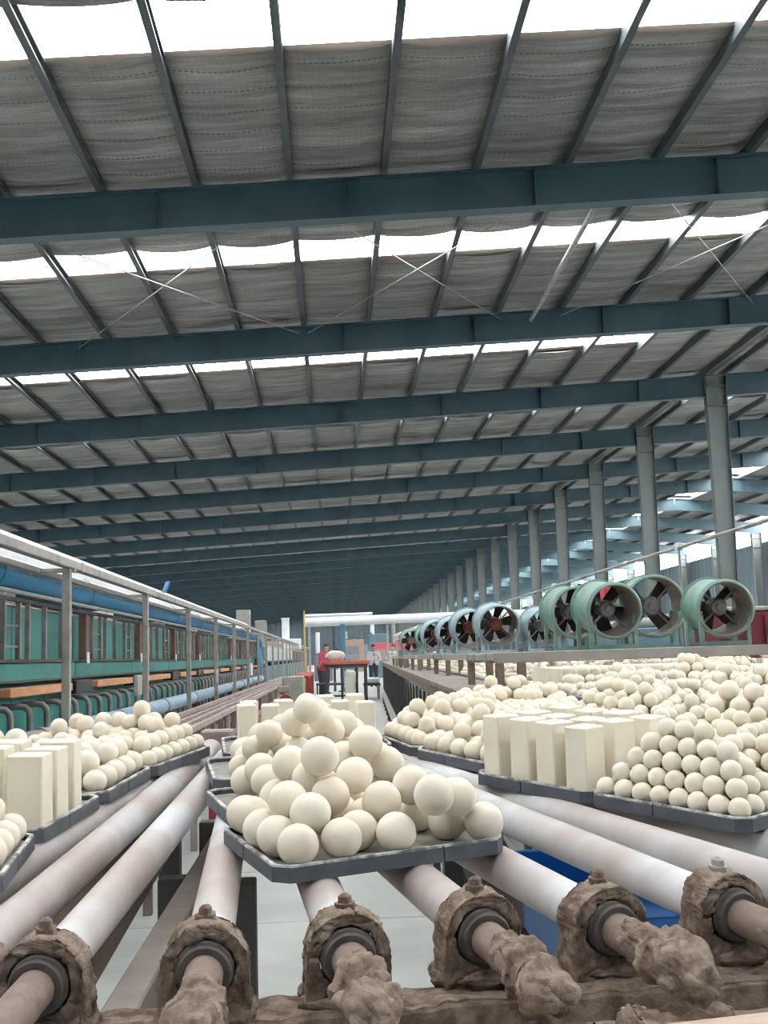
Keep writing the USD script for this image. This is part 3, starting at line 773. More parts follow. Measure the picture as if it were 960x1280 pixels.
SHAPES = [ball_shape(ICO, 100 + i) for i in range(12)]
PLACE = {'mid1': 'front middle slab', 'mid1b': 'second slab of the middle row', 'mid2': 'third slab of the middle row', 'l1': 'nearest left slab', 'l3': 'left slab behind the tall blocks', 'l4': 'farthest slab of the left row',
         'k2': 'outer left slab beside the blocks', 'k3': 'outer left slab behind the blocks', 'r1': 'right slab with its corner toward us', 'r3': 'slab behind the right blocks', 'r4': 'inner end slab of the right row'}
PLACE.update({n: f'{ORD[t]} mixed slab at right' for t, n in enumerate(('s1', 's2', 's3', 't1', 't2', 't3', 'u1', 'u2'))})
LAY = ['bottom layer', 'second layer', 'third layer', 'fourth layer', 'fifth layer', 'sixth layer', 'seventh layer', 'eighth layer']
where = {}
for i in sorted(solo_ids, key=lambda i: px[i]):
    x, y, z, r, nm = balls[i]
    tr = TR[nm][0]
    c = (np.array([x, y, z]) - tr.o) @ tr.n + .0114
    where.setdefault((nm, min(7, max(0, int(round((c - r) / (1.42 * r)))))), []).append(i)
BLAB = {}
for (nm, l), ii in where.items():
    for q, i in enumerate(ii):
        size = 'large cream' if balls[i][3] > .027 else ('small cream' if balls[i][3] < .0205 else 'cream')
        BLAB[i] = f'{size} ceramic ball, {LAY[l]}, ' + (f'{nth(q + 1)} from left, ' if len(ii) > 1 else '') + PLACE[nm]
for i, (x, y, z, r, nm) in enumerate(balls):
    if i not in solo_ids:
        continue
    path = '/World/' + numbered('/World', 'ceramic_ball')
    m = SHAPES[rg.randint(12)].copy()
    m.apply_transform(trimesh.transformations.random_rotation_matrix(rg.rand(3))); m.apply_scale(r)
    p = usdkit.mesh(stage, path, m, BALL[rg.choice(3, p=[.5, .3, .2])], smooth=True)
    UsdGeom.Xformable(p).AddTranslateOp().Set(Gf.Vec3d(x, y, z))
    data(p.GetPrim(), BLAB[i], 'ball', 'balls on the ' + PLACE[nm])

far = [(x, y, z, r) for i, (x, y, z, r, nm) in enumerate(balls) if i not in solo_ids]

# cream blocks
def blocks(nm, spots, size, lab, group=None):
    tr = TR[nm][0]
    for i, (a, b, rot, k) in enumerate(spots):
        m = bx((0, 0, size[2] * k / 2), (size[0], size[1], size[2] * k), .0025)
        m.apply_transform(trimesh.transformations.rotation_matrix(math.radians(rot), (0, 0, 1)))
        T = np.eye(4); T[:3, 0], T[:3, 1], T[:3, 2], T[:3, 3] = tr.e1, tr.e2, tr.n, tr.at(a, b, -.0112)
        m.apply_transform(T)
        p = solo('ceramic_block', m, BRICKM, lab[i] if isinstance(lab, list) else lab, 'block', group, smooth=False)


sp = []
rgb = random.Random(12)
for j in range(3):
    for i in range(4):
        sp.append((.045 + .098 * j + rgb.uniform(-.004, .004), .042 + .077 * i + rgb.uniform(-.004, .004), rgb.uniform(-7, 7), rgb.uniform(.985, 1.02)))
blocks('r2', sp, (.060, .052, .128), [f'tall cream block, {nth(i + 1)} from the near corner, {f_} file of the right-hand blocks' for f_ in ('front', 'middle', 'rear') for i in range(4)], 'blocks on the right-hand slab')
sp = [(.40 - .045 - .098 * j + rgb.uniform(-.004, .004), .058 + .079 * i + rgb.uniform(-.004, .004), rgb.uniform(-6, 6), rgb.uniform(.985, 1.02)) for j in range(4) for i in range(3) if not (j == 0 and i == 5)]
blocks('l2', sp, (.066, .048, .132), [f'tall cream block, {nth(i + 1)} from the front, {nth(j + 1)} file from the aisle, left-hand blocks' for j in range(4) for i in range(3)], 'blocks on the left-hand slab')
sp = [(.06, .06, 3, 1.02), (.12, .075, -5, .98), (.16, .15, 4, 1.0), (.07, .15, 0, 1.0), (.245, .07, 4, .95), (.30, .10, -4, .98), (.36, .06, 2, .97), (.27, .17, 2, 1.04), (.35, .17, 0, 1.04)]
blocks('mid3', sp, (.045, .05, .118), [f'cream block at the rear of the middle row, {w_}' for w_ in ('leftmost', 'second from left at the front', 'third from left', 'second from left at the back', 'fourth from the right', 'third from the right', 'rightmost at the front', 'back one right of centre', 'rightmost at the back')], 'blocks at the rear of the middle row')

# ================================================================ the straight conveyor at right
def ledge_x(y):
    return .592 + (y - 3.588) * (1.543 - .592) / (34.775 - 3.588)


Ya, Yb = 3.75, 44.0
t = thing('side_ledge', 'long dusty brown ledge along the straight conveyor with its rough skirt', 'ledge', W((ledge_x(Ya), Ya, -1.25)))
n = 160
ys = Ya + (Yb - Ya) * np.linspace(0, 1, n) ** 1.6
def strip(xo0, z0, xo1, z1, th, seed, amp):
    rows = []
    for y in ys:
        k = (meshkit.fbm(np.array([[y * 6, seed, 0.0]]), 3, seed)[0] - .5) * amp
        x = ledge_x(y)
        rows.append([W((x + xo0, y, z0 + k)), W((x + xo1, y, z1)), W((x + xo1, y, z1 - th)), W((x + xo0, y, z0 - th + k * 2))])
    v = np.array(rows).reshape(-1, 3); f = []
    for i in range(n - 1):
        for c in range(4):
            a, b = i * 4 + c, i * 4 + (c + 1) % 4
            f += [(a, a + 4, b), (b, a + 4, b + 4)]
    f += [(0, 1, 2), (0, 2, 3), (4 * n - 4, 4 * n - 2, 4 * n - 3), (4 * n - 4, 4 * n - 1, 4 * n - 2)]
    m = trimesh.Trimesh(v, f, process=False)
    if m.volume < 0: m.invert()
    return m
part('ledge_top', strip(0, -.205, .34, -.20, .03, 3, .012), LEDGE, t, smooth=40)
part('skirt', strip(.03, -.236, .06, -.236, .10, 4, .03), BRWN, t, 'rough brown skirt under the ledge', smooth=40)
yy = Ya + .3
k = 0
while yy < Yb - 1:
    x = ledge_x(yy) + .07
    part('leg', bx(W((x, yy, -.79)), (.026, .03, .915), .002), DARK, t, smooth=False)
    yy += .9
part('foot_rail', bar(W((ledge_x(4.6) - .12, 4.6, -1.02)), W((ledge_x(30) - .12, 30, -1.02)), .05, .05), PIPEG, t)
for i in range(14):
    y = 4.7 + i * 1.9
    part('foot_rail_leg', bx(W((ledge_x(y) - .12, y, -1.145)), (.04, .04, .205), .002), DARK, t)
solo('conveyor_deck', bar(W((2.22, Ya + .1, -.275)), W((3.12, Yb, -.275)), 2.4, .06), DARK, 'dark deck of the straight conveyor below the far heaps of balls', 'deck')

# slabs and heaps on the straight conveyor
bd, rm, lp, be = tray_mesh(.40, .36)
first = None
ft = []
for j in range(60):
    y = 3.95 + .375 * j
    for i in range(5 if j < 12 else 3):
        ft.append((ledge_x(y) + .36 + .41 * i, y))
for x, y in ft:
    loc = (x, y, H0 - .185)
    if first is None:
        first = thing('conveyor_slab', 'grey kiln slab under the distant heaps on the straight conveyor', 'tray', loc, 'slabs on the straight conveyor')
        BASE[first] = np.zeros(3)
        part('body', bd, TRAYM, first, smooth=False); part('rim', rm, TRAYM, first, smooth=False); part('worn_edge', lp, RIMM, first, smooth=False)
    else:
        path = '/World/' + numbered('/World', 'conveyor_slab')
        x_ = UsdGeom.Xform.Define(stage, path)
        x_.GetPrim().GetReferences().AddInternalReference(first); x_.GetPrim().SetInstanceable(True)
        op = [o for o in x_.GetOrderedXformOps() if o.GetOpType() == UsdGeom.XformOp.TypeTranslate]
        (op[0] if op else x_.AddTranslateOp()).Set(Gf.Vec3d(*loc))
rgf = random.Random(77)
blk = set()
for q, (x, y) in enumerate(ft):
    j = int(round((y - 3.95) / .375)); i = int(round((x - ledge_x(y) - .36) / .41))
    if (j, i) in ((3, 0), (3, 1), (4, 0), (4, 1)):
        blk.add(q)
        continue
    r = rgf.choice([.019, .021, .024, .027]) if y < 12 else .027
    lay = rgf.choice([4, 5, 5, 6]) if y < 12 else 3
    for a, b, c, rr in heap(.40, .36, r, lay, 200 + q, rgf.uniform(.86, .95), jit=.22):
        if rgf.random() < .05:
            continue
        far.append((x + a, y + b, H0 - .1965 + c, rr))
inst = UsdGeom.PointInstancer.Define(stage, '/World/ball_heap')
data(inst.GetPrim(), 'many small cream ceramic balls heaped on the slabs at right and far along the conveyor', 'balls', kind='stuff')
protos = []
ICO2 = trimesh.creation.icosphere(2, 1.0)
for i in range(6):
    pth = f'/World/ball_heap/ceramic_ball_{i+1:03d}'
    m = ball_shape(ICO2, 300 + i)
    usdkit.mesh(stage, pth, m, BALL[(0, 1, 0, 2, 1, 0)[i]], smooth=True)
    protos.append(Sdf.Path(pth))
inst.CreatePrototypesRel().SetTargets(protos)
F_ = np.array(far); rgi = np.random.RandomState(8)
inst.CreateProtoIndicesAttr(Vt.IntArray.FromNumpy(rgi.randint(0, 6, len(F_)).astype(np.int32)))
inst.CreatePositionsAttr(Vt.Vec3fArray.FromNumpy(F_[:, :3].astype(np.float32)))
inst.CreateScalesAttr(Vt.Vec3fArray.FromNumpy(np.repeat(F_[:, 3:], 3, 1).astype(np.float32)))
qs = rgi.normal(size=(len(F_), 4)); qs /= np.linalg.norm(qs, axis=1, keepdims=True)
inst.CreateOrientationsAttr(Vt.QuathArray([Gf.Quath(*map(float, q)) for q in qs]))
# thin cream blocks standing in rows on the straight conveyor
for q in sorted(blk):
    x, y = ft[q]
    for i in range(8):
        for j in range(2):
            solo('ceramic_block', bx((x + .035 + .047 * i + rgf.uniform(-.002, .002), y + .09 + .17 * j, H0 - .197 + .0575), (.034, .12, .115 * rgf.uniform(.98, 1.02)), .002), BRICKM,
                 'thin cream block in the close-set rows on the straight conveyor', 'block', 'close-set blocks on the straight conveyor', smooth=False)

# ================================================================ fans on their frames over the straight conveyor
def fan(c, yaw, pitch, R, L, paint, label, motor=None, ztop=None, inner=None, nb=6, phase=0.0):
    """axial fan: c is the centre of its front opening; ztop the top of the rails that carry it"""
    motor = motor or FANM
    a = np.array([math.sin(yaw) * math.cos(pitch), -math.cos(yaw) * math.cos(pitch), -math.sin(pitch)])   # the way it blows
    c = W(c); bk = c - a * L
    t = thing('axial_fan', label, 'fan', (*((c + bk) / 2)[:2], H0 + ztop))
    part('barrel', lathe(bk, c, [(0, R), (.012, R + .012), (.02, R + .012), (.024, R), (L - .024, R), (L - .02, R + .012), (L - .012, R + .012), (L, R), (L, R - .004), (0, R - .004)], 40, closed=True), paint, t)
    part('lining', lathe(bk, c, [(.003, R - .009), (.003, R - .0045), (L - .003, R - .0045), (L - .003, R - .009)], 40, closed=True), inner or FANIN, t, 'dust-stained inside of the barrel')
    m0 = bk + a * L * .35
    part('motor', lathe(m0 - a * .03, m0 + a * .13, [(0, .001), (0, R * .26), (.02, R * .33), (.10, R * .33), (.115, R * .27), (.118, R * .13), (.135, R * .12), (.135, .001)], 24), motor, t)
    s = np.cross(a, (0, 0, 1)); s /= np.linalg.norm(s); u = np.cross(s, a)
    h = m0 - a * .06
    hub = part('hub', lathe(h - a * .035, h + a * .03, [(0, .001), (0, R * .18), (.01, R * .22), (.065, R * .22), (.065, .001)], 20), DARK, t)
    for k in range(nb):
        th = 2 * math.pi * k / nb + phase
        r_ = np.cos(th) * s + np.sin(th) * u; tn = np.cross(a, r_)
        v = []
        for q in np.linspace(.2, .93, 6):
            tw = math.radians(52 - 30 * q); ch = R * (.20 + .10 * q)
            e = tn * math.cos(tw) + a * math.sin(tw)
            for sg_, th_ in ((-1, .003), (1, .003), (1, -.003), (-1, -.003)):
                v.append(h + r_ * R * q + e * ch * sg_ + np.cross(e, r_) * th_ + tn * R * .12 * q)
        f = []
        for i in range(5):
            for j in range(4):
                p0, p1 = i * 4 + j, i * 4 + (j + 1) % 4
                f += [(p0, p1, p0 + 4), (p1, p1 + 4, p0 + 4)]
        f += [(0, 2, 1), (0, 3, 2), (20, 21, 22), (20, 22, 23)]
        part('blade', trimesh.Trimesh(np.array(v), f, process=False), SEAL, hub, smooth=40)
    for k in range(4):
        th = math.pi * (k / 2 + .25)
        r_ = np.cos(th) * s + np.sin(th) * u
        part('strut', bar(m0 + a * .07 + r_ * R * .3, m0 + a * .07 + r_ * (R - .006), .006, .03, up=a), motor if motor is FANM else FANIN, t, smooth=False)
    zb = H0 + ztop
    for q in (.14, .84):                       # saddle frames down to the rails
        o = bk + a * L * q
        sd = np.array([math.cos(yaw), math.sin(yaw), 0.0])
        for sgn in (-1, 1):
            p = o + sd * sgn * R * .86
            zt = o[2] - R * .20
            part('stand_leg', bar((p[0], p[1], zb + .002), (p[0], p[1], zt), .022, .03), paint, t, smooth=False)
        p0, p1 = o - sd * R * .86, o + sd * R * .86
        part('stand_bar', bar((p0[0], p0[1], zb + .014), (p1[0], p1[1], zb + .014), .03, .024), paint, t, smooth=False)
    return t


# frames: two rails across the conveyor on short legs standing on the ledge and the deck
RAILM = mat('fan_frame_steel', (.27, .24, .225), .6, col2=(.34, .32, .305), scale=5)
frames = [(6.0, 7.25, .86, 3.28, 'nearest'), (10.3, 11.5, 1.02, 3.42, 'second'), (14.2, 15.4, 1.05, 3.5, 'third'), (17.8, 19.0, 1.1, 3.6, 'fourth'), (22.0, 23.2, 1.2, 3.7, 'fifth')]
for y0, y1, x0, x1, lab in frames:
    t = thing('fan_frame', f'{lab} grey steel frame carrying fans across the straight conveyor', 'frame', W((x0, y0, -.2)))
    for y in (y0, y0 + .36, y1 - .36, y1):
        part('rail', bx(W(((x0 + x1) / 2, y, -.002 - .028)), (x1 - x0, .05, .056), .003), RAILM, t)
    for x in (x0 + .03, x0 + .15, x1 - .03):
        for y in (y0, y1):
            zb_ = -.203 if x < x1 - .1 else -.243
            part('leg', bx(W((x, y, (zb_ - .059) / 2)), (.045, .045, -.059 - zb_), .003), BRWN if x < x1 - .1 else DARK, t)
    part('end_bar', bx(W((x0 + .03, (y0 + y1) / 2, -.026)), (.045, y1 - y0 - .06, .04), .003), GALV, t)

G0, G1, G2 = FANG
fan((1.545, 6.02, .205), math.radians(5), math.radians(7), .148, .32, G0, 'green axial fan second from the right in the near row, grey motor and rusty inside', ztop=-.002, phase=.4)
fan((2.165, 6.02, .20), math.radians(-1), math.radians(6), .152, .32, G0, 'rightmost green axial fan in the near row', ztop=-.002, phase=.1, nb=5)
fan((2.06, 7.0, .262), math.radians(0), math.radians(3), .192, .27, G0, 'pale green axial fan behind, between the two near green ones, wide open', ztop=-.002, nb=4, phase=.9)
fan((1.555, 7.0, .235), math.radians(4), math.radians(5), .16, .33, G0, 'green axial fan half hidden behind the left near one', ztop=-.002)
fan((1.56, 10.4, .245), math.radians(3), math.radians(8), .19, .36, G1, 'pale blue axial fan with a red motor, on the second frame', FANR, ztop=-.002)
fan((1.44, 11.45, .24), math.radians(3), math.radians(8), .19, .36, G1, 'pale blue axial fan just behind the red-motored one on the second frame', FANR, ztop=-.002)
fan((1.99, 10.4, .215), math.radians(4), math.radians(8), .17, .32, G1, 'pale blue axial fan left of the half hidden green one', ztop=-.002)
fan((2.27, 11.4, .22), math.radians(4), math.radians(8), .17, .32, G2, 'blue axial fan tucked behind the half hidden green one', ztop=-.002)
fan((1.56, 14.3, .25), math.radians(3), math.radians(8), .20, .36, G1, 'pale axial fan with a red motor on the third frame', FANR, ztop=-.002)
fan((1.44, 15.35, .25), math.radians(3), math.radians(8), .20, .36, G1, 'pale axial fan at the back of the third frame', FANR, ztop=-.002)
fan((1.56, 17.9, .26), math.radians(3), math.radians(8), .21, .36, G0, 'greenish axial fan with a brown motor on the fourth frame', FANIN, ztop=-.002)
fan((1.56, 22.1, .26), math.radians(3), math.radians(8), .22, .38, G0, 'small looking greenish axial fan at the far end of the row', FANIN, ztop=-.002)

# conduit above the fans, hung from the girders
cp = [W((2.30, 4.6, .645)), W((2.30, 9, .66)), W((2.33, 20, .68)), W((2.4, 44, .70))]
t = thing('conduit', 'thin grey conduit running above the fans and into the distance', 'pipe', cp[0])
part('pipe', sweep(cp, .013, 8), GALV, t)
for y, x in ((7.22, 2.305), (11.47, 2.315), (15.37, 2.325), (18.97, 2.335), (23.17, 2.345)):
    part('support', tube(W((x, y, -.002)), W((x, y, .66 + .002 * (y - 9))), .008, 6), GALV, t)
    part('clip', bx(W((x, y, .665 + .002 * (y - 9))), (.05, .03, .05), .004), WHITE, t)

# things beyond the fans
t = thing('maroon_container', 'maroon ribbed container at the right edge behind the fans', 'container', W((5.0, 12.4, -1.25)))
part('body', bx(W((5.2, 12.5, -.43)), (1.9, .9, 1.6), .01), MAROON, t)
for i in range(9):
    part('rib', bx(W((4.35 + .21 * i, 12.03, -.43)), (.05, .04, 1.5), .004), MAROON, t)
part('lid', bx(W((5.2, 12.5, .395)), (1.94, .94, .05), .01), GALV, t)
t = thing('crate_rack', 'dark rack with pinkish red sheets, seen through the left near fan', 'rack', W((3.3, 13.6, -1.25)))
for x in (3.02, 3.66):
    for y in (13.4, 13.8):
        part('post', bx(W((x, y, -.225)), (.05, .05, 2.05), .003), DARK, t)
part('shelf', bx(W((3.34, 13.6, .38)), (.7, .46, .04), .003), DARK, t)
for i in range(6):
    part('red_sheet', bx(W((3.07 + .11 * i, 13.55, .59)), (.075, .3, .36), .012), PINKR, t)
for i, (x, y, h, w_, m, lab) in enumerate([(5.4, 19, 1.55, 2.2, KBLUE, 'slate blue machine housing beyond the right-hand fans'), (8.4, 16, 1.3, 1.6, DARK, 'dark low machine housing beneath the maroon container side'), (5.6, 27, 1.5, 1.6, WALLM, 'teal machine housing deep behind the second fan frame'), (8.8, 26, 1.9, 2.6, KBLUE, 'tall slate machine housing deep on the right')]):
    t = thing('machine_housing', lab, 'machine', (x, y, 0))
    part('body', bx((x, y, h / 2), (w_, 5, h), .02), m, t)
    for j in range(4):
        part('door', bx((x - w_ / 2 - .012, y - 1.8 + 1.2 * j, h * .5), (.02, 1.05, h * .8), .004), m, t)
        part('vent', bx((x - w_ / 2 - .026, y - 1.8 + 1.2 * j, h * .75), (.012, .6, .2), .002), DARK, t)
    part('pipe', tube((x - .3, y - 2.4, h + .1), (x - .3, y + 2.4, h + .1), .09, 14), GALV, t)

# ================================================================ the kiln on the left
KX = -1.75
KY0, KY1, MOD = 3.4, 26.6, 2.1
kiln = thing('roller_kiln', 'long teal roller kiln on the left with brown uprights and bent pipes', 'kiln', (KX - .7, KY0, 0))
nmod = int((KY1 - KY0) / MOD)
rk = random.Random(9)
part('core', bx((KX - .82, (KY0 + KY1) / 2, .80), (1.5, KY1 - KY0, 1.56), .01), KTEAL, kiln)
for j in range(nmod):
    y = KY0 + MOD * j
    for i in range(3):
        part('side_panel', bx((KX - .035, y + MOD * (i + .5) / 3, 1.435), (.03, MOD / 3 - .012, .29), .004), KTEAL, kiln)
    part('lower_band', bx((KX - .02, y + MOD / 2, 1.225), (.05, MOD - .012, .10), .004), KTEAL, kiln)
    for i in range(3):
        part('foot_panel', bx((KX - .035, y + MOD * (i + .5) / 3, .83), (.03, MOD / 3 - .012, .52), .004), KTEAL, kiln)
    part('dark_trim', bx((KX + .012, y + MOD / 2, 1.283), (.03, MOD - .004, .018), .002), SEAL, kiln)
    part('dark_trim', bx((KX + .012, y + MOD / 2, 1.172), (.03, MOD - .004, .014), .002), SEAL, kiln)
    part('top_bar', bx((KX + .05, y + MOD / 2, 1.61), (.025, MOD - .004, .022), .002), UPR, kiln)
    part('h_post', bx((KX + .05, y + .05, 1.44), (.05, .085, .31), .003), RUST, kiln, 'rusty wide upright')
    part('tag', bx((KX + .08, y + .05, 1.30), (.006, .07, .075), .001), WHITE, kiln, 'pale tag at the foot of the upright')
    for q in (.30, .58, .76, 1.12, 1.52, 1.74):
        part('upright', bx((KX + .05, y + q, 1.445), (.026, .028, .306), .002), UPR, kiln, smooth=False)
    for z in (1.36, 1.47):
        part('cross_rod', bx((KX + .046, y + .44, z), (.012, .30, .012)), UPR, kiln, smooth=False)
        part('cross_rod', bx((KX + .046, y + 1.63, z), (.012, .25, .012)), UPR, kiln, smooth=False)
    part('orange_guard', bx((KX + .06, y + .95, 1.118), (.08, 1.35, .048), .004), ORNG, kiln, 'orange wooden guard board')
    part('black_box', bx((KX + .07, y + 1.87, 1.115), (.10, .44, .085), .006), BLKM, kiln, 'black box between the guards')
    for q in np.arange(.12, MOD - .1, .35):
        yy = y + q
        part('bent_pipe', sweep([(KX + .0, yy, 1.045), (KX + .09, yy, 1.045), (KX + .12, yy, 1.04), (KX + .14, yy, 1.02), (KX + .145, yy, .99), (KX + .145, yy, .60)], .017, 8), UPR, kiln, smooth=True)
part('roof', bx((KX - .82, (KY0 + KY1) / 2, 1.595), (1.50, KY1 - KY0, .03), .01), PIPEG, kiln)
for j in range(nmod * 2):
    y = KY0 + MOD / 2 * j + .5
    part('roof_fitting', bx((KX - .35 - .3 * (j % 3), y, 1.67), (.16, .22, .12), .01), PIPEG if j % 2 else WHITE, kiln)

KE = 24.0
bp = [(-1.66, KY0 - .8, 1.722), (-1.66, KE, 1.722), (-1.658, KE + .22, 1.70), (-1.655, KE + .34, 1.63), (-1.65, KE + .38, 1.52), (-1.65, KE + .38, .02)]
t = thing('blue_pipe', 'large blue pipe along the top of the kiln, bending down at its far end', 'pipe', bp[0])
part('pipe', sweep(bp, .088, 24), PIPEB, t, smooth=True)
for j in range(10):
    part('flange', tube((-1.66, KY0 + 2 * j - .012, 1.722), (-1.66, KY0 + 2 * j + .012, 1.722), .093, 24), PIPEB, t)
    part('bracket', bx((-1.735, KY0 + 2 * j + .2, 1.668), (.03, .05, .03)), DARK, t)
solo('white_duct', sweep([(-2.32, KY0 - 1, 2.0), (-2.32, 28.6, 2.0)], .20, 24), WHITE, 'big white round duct behind the blue pipe on top of the kiln', 'duct', smooth=True)
for j in range(7):
    solo('duct_support', bx((-2.32, 4 + 3.6 * j, 1.71), (.07, .07, .18), .004), GALV, f'short grey support of the white duct on the kiln roof, {nth(j + 1)} from the near end', 'support', 'supports of the white duct')
solo('silver_conduit', tube((-1.60, KY0 + .6, 1.63), (-1.60, KE - .3, 1.63), .011, 10), GALV, 'thin silvery conduit just below the blue pipe', 'pipe')
t = thing('pale_blue_pipe', 'pale blue pipe along the foot of the kiln behind the posts', 'pipe', (-1.58, 3.2, .86))
part('pipe', tube((-1.56, 3.3, .862), (-1.56, 6.0, .862), .064, 20), PIPEG, t, 'dull grey first length')
part('pipe', tube((-1.56, 6.03, .862), (-1.56, 23.8, .862), .064, 20), PIPEL, t)
for j in range(9):
    part('coupling', tube((-1.56, 5.97 + 2.1 * j, .862), (-1.56, 6.05 + 2.1 * j, .862), .070, 20), PIPEG, t)
    part('foot', bx((-1.56, 6.6 + 2 * j, .4), (.05, .05, .8), .003), DARK, t)

# the rail on posts along the kiln
t = thing('service_rail', 'grey service rail on slim posts along the front of the kiln', 'rail', (-1.4, 3, 0))
part('upper_rail', bar((-1.4, 2.6, 1.785), (-1.4, 62, 1.785), .05, .045, .004), POSTM, t)
part('rear_rail', bar((-1.56, 2.6, 1.755), (-1.56, 62, 1.755), .035, .03, .003), GALV, t)
for j in range(22):
    y = 5.9 + 2.45 * j
    part('post', bx((-1.4, y, .88), (.042, .042, 1.76), .003), POSTM, t)
    part('arm', bx((-1.46, y + .02, 1.752), (.20, .035, .022), .002), POSTM, t)
    if j < 8:
        part('joint_plate', bx((-1.4, y + .27, 1.785), (.056, .05, .052), .002), GALV, t)
solo('blue_tag', bar((-1.36, 9.0, 1.815), (-1.33, 9.02, 1.90), .07, .012), BLUEP, 'small bright blue flag sticking up from the service rail', 'flag')
solo('switch_box', bx((-1.365, 7.82, 1.10), (.03, .18, .14), .006), POSTM, 'pale grey switch box by the second post of the rail', 'box')
solo('switch_box', bx((-1.36, 12.9, 1.08), (.03, .24, .15), .006), POSTM, 'pale grey switch box by the fourth post of the rail', 'box')
solo('switch_box', bx((-1.36, 18.3, 1.1), (.03, .24, .2), .006), WHITE, 'small white switch box by the farther posts of the rail', 'box')

# farther kiln section, paler
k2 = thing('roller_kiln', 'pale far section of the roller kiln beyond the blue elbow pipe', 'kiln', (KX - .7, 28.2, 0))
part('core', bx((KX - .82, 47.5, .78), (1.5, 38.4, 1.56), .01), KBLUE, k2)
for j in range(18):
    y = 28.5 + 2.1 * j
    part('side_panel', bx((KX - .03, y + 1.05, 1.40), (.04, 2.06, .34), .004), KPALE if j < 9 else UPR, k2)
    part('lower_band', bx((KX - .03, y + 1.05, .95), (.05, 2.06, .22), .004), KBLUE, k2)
    part('black_box', bx((KX + .02, y + 1.5, 1.14), (.08, .5, .10), .005), BLKM, k2)
    for q in (.1, .6, 1.1, 1.6):
        part('upright', bx((KX + .02, y + q, 1.40), (.03, .04, .36)), WHITE if j < 9 else BRWN, k2, smooth=False)
part('roof', bx((KX - .82, 47.5, 1.60), (1.56, 38.4, .06), .01), GALV, k2)
for j in range(14):
    part('roof_fitting', bx((KX - .2 - .25 * (j % 2), 30 + 2.6 * j, 1.72), (.25, .5, .18), .01), GALV if j % 2 else WOOD, k2)
t = thing('vent_box', 'galvanised upright vent box on top of the far kiln', 'duct', (-2.35, 30, 1.63))
part('stack', bx((-2.42, 30, 2.28), (.36, .4, .62), .01), GALV, t)
for i in range(5):
    part('seam', bx((-2.57 + .075 * i, 29.795, 2.28), (.012, .012, .6)), GALV, t, smooth=False)
part('base', bx((-2.30, 30.2, 1.80), (.75, .8, .34), .01), GALV, t)
part('fan_case', bx((-1.98, 30.3, 2.14), (.32, .3, .34), .03), PIPEG, t)
t = thing('chimney', 'white round chimney rising from the far end of the kiln', 'chimney', (-1.9, 44, 1.63))
part('flue', tube((-1.9, 44, 1.98), (-1.9, 44, 2.82), .15, 20), WHITE, t)
part('collar', tube((-1.9, 44, 2.80), (-1.9, 44, 2.86), .165, 20), WHITE, t)
part('box', bx((-1.78, 44, 1.83), (.95, .7, .40), .02), WHITE, t)
part('box', bx((-2.6, 43.9, 1.80), (.5, .5, .30), .02), WOOD, t)
t = thing('cross_duct', 'long white duct crossing high above the aisle at the far end', 'duct', (0, 46, 2.6))
part('duct', tube(W((-1.2, 45, 1.44)), W((9.8, 46.5, 1.60)), .19, 20), WHITE, t)
part('upper_duct', tube(W((-1.2, 45.3, 1.72)), W((1.6, 45.6, 1.74)), .06, 12), WHITE, t)
for x in (-1.0, 2.2, 5.6, 9.2):
    part('stand', bx(W((x, 45.6, .02)), (.1, .1, 2.5)), GALV, t)
solo('sloping_duct', tube(W((2.5, 46, .72)), W((4.1, 46, 1.28)), .14, 16), WHITE, 'white duct sloping up toward the right at the far end of the aisle', 'duct')
for i, (x, y, h) in enumerate([(2.6, 46, .60), (4.0, 46, 1.10)]):
    solo('duct_stand', bx(W((x, y, (h - 1.25) / 2)), (.08, .08, h + 1.25 - .0)), GALV, ['short stand under the low end of the sloping white duct', 'taller stand under the high end of the sloping white duct'][i], 'stand')
solo('yellow_pole', tube((-1.05, 40, 0), (-1.05, 40, 2.95), .03, 8), YELL, 'thin yellow pole standing by the far end of the kiln', 'pole')
t = thing('blue_column', 'teal blue column standing in the aisle behind the red table', 'column', (.32, 41, 0))
part('shaft', bx((.32, 41, 1.25), (.19, .19, 2.4), .01), mat('column_blue', (.06, .20, .26), .5), t)
part('base', bx((.32, 41, .02), (.4, .4, .04), .006), DARK, t)
part('switch_pole', bx((.0, 40.8, 1.2), (.09, .09, 2.36), .006), DARK, t)

rf = random.Random(31)
FARM = [mat('far_machine_lilac', (.20, .20, .24), .6), mat('far_machine_grey', (.26, .27, .28), .6), KBLUE, WOOD]
xs_ = [(-.6, 62), (.9, 70), (2.6, 66), (4.4, 74), (6.4, 68), (8.6, 78), (-2.6, 82), (1.6, 96), (4.2, 104), (7.4, 100), (-.4, 118), (10, 112), (-5.5, 90), (3.0, 130)]
for i, (x, y) in enumerate(xs_):
    w_, h_ = rf.uniform(1.0, 1.9), rf.uniform(1.2, 3.0)
    t = thing('far_machine', 'blurred machine in the cluttered far end of the hall', 'machine', (x, y, 0), 'machines at the far end')
    part('body', bx((x, y, h_ / 2), (w_, 2.2, h_), .03), FARM[i % 4], t)
    part('panel', bx((x + rf.uniform(-.2, .2), y - 1.12, h_ * .6), (w_ * .6, .04, h_ * .4), .01), FARM[(i + 1) % 4], t)
    part('top_duct', tube((x - w_ * .3, y - .3, h_ + .1), (x - w_ * .3, y - .3, h_ + rf.uniform(.5, 1.6)), .12, 10), (WHITE, GALV)[i % 2], t)
t = thing('red_banner', 'long red banner across the far end of the aisle', 'banner', (3.4, 60, 0))
part('cloth', bx((3.4, 60, 1.78), (2.6, .02, .32), .004), PINKR, t)
for x in (2.12, 4.68):
    part('post', tube((x, 60.03, 0), (x, 60.03, 1.96), .025, 8), GALV, t)

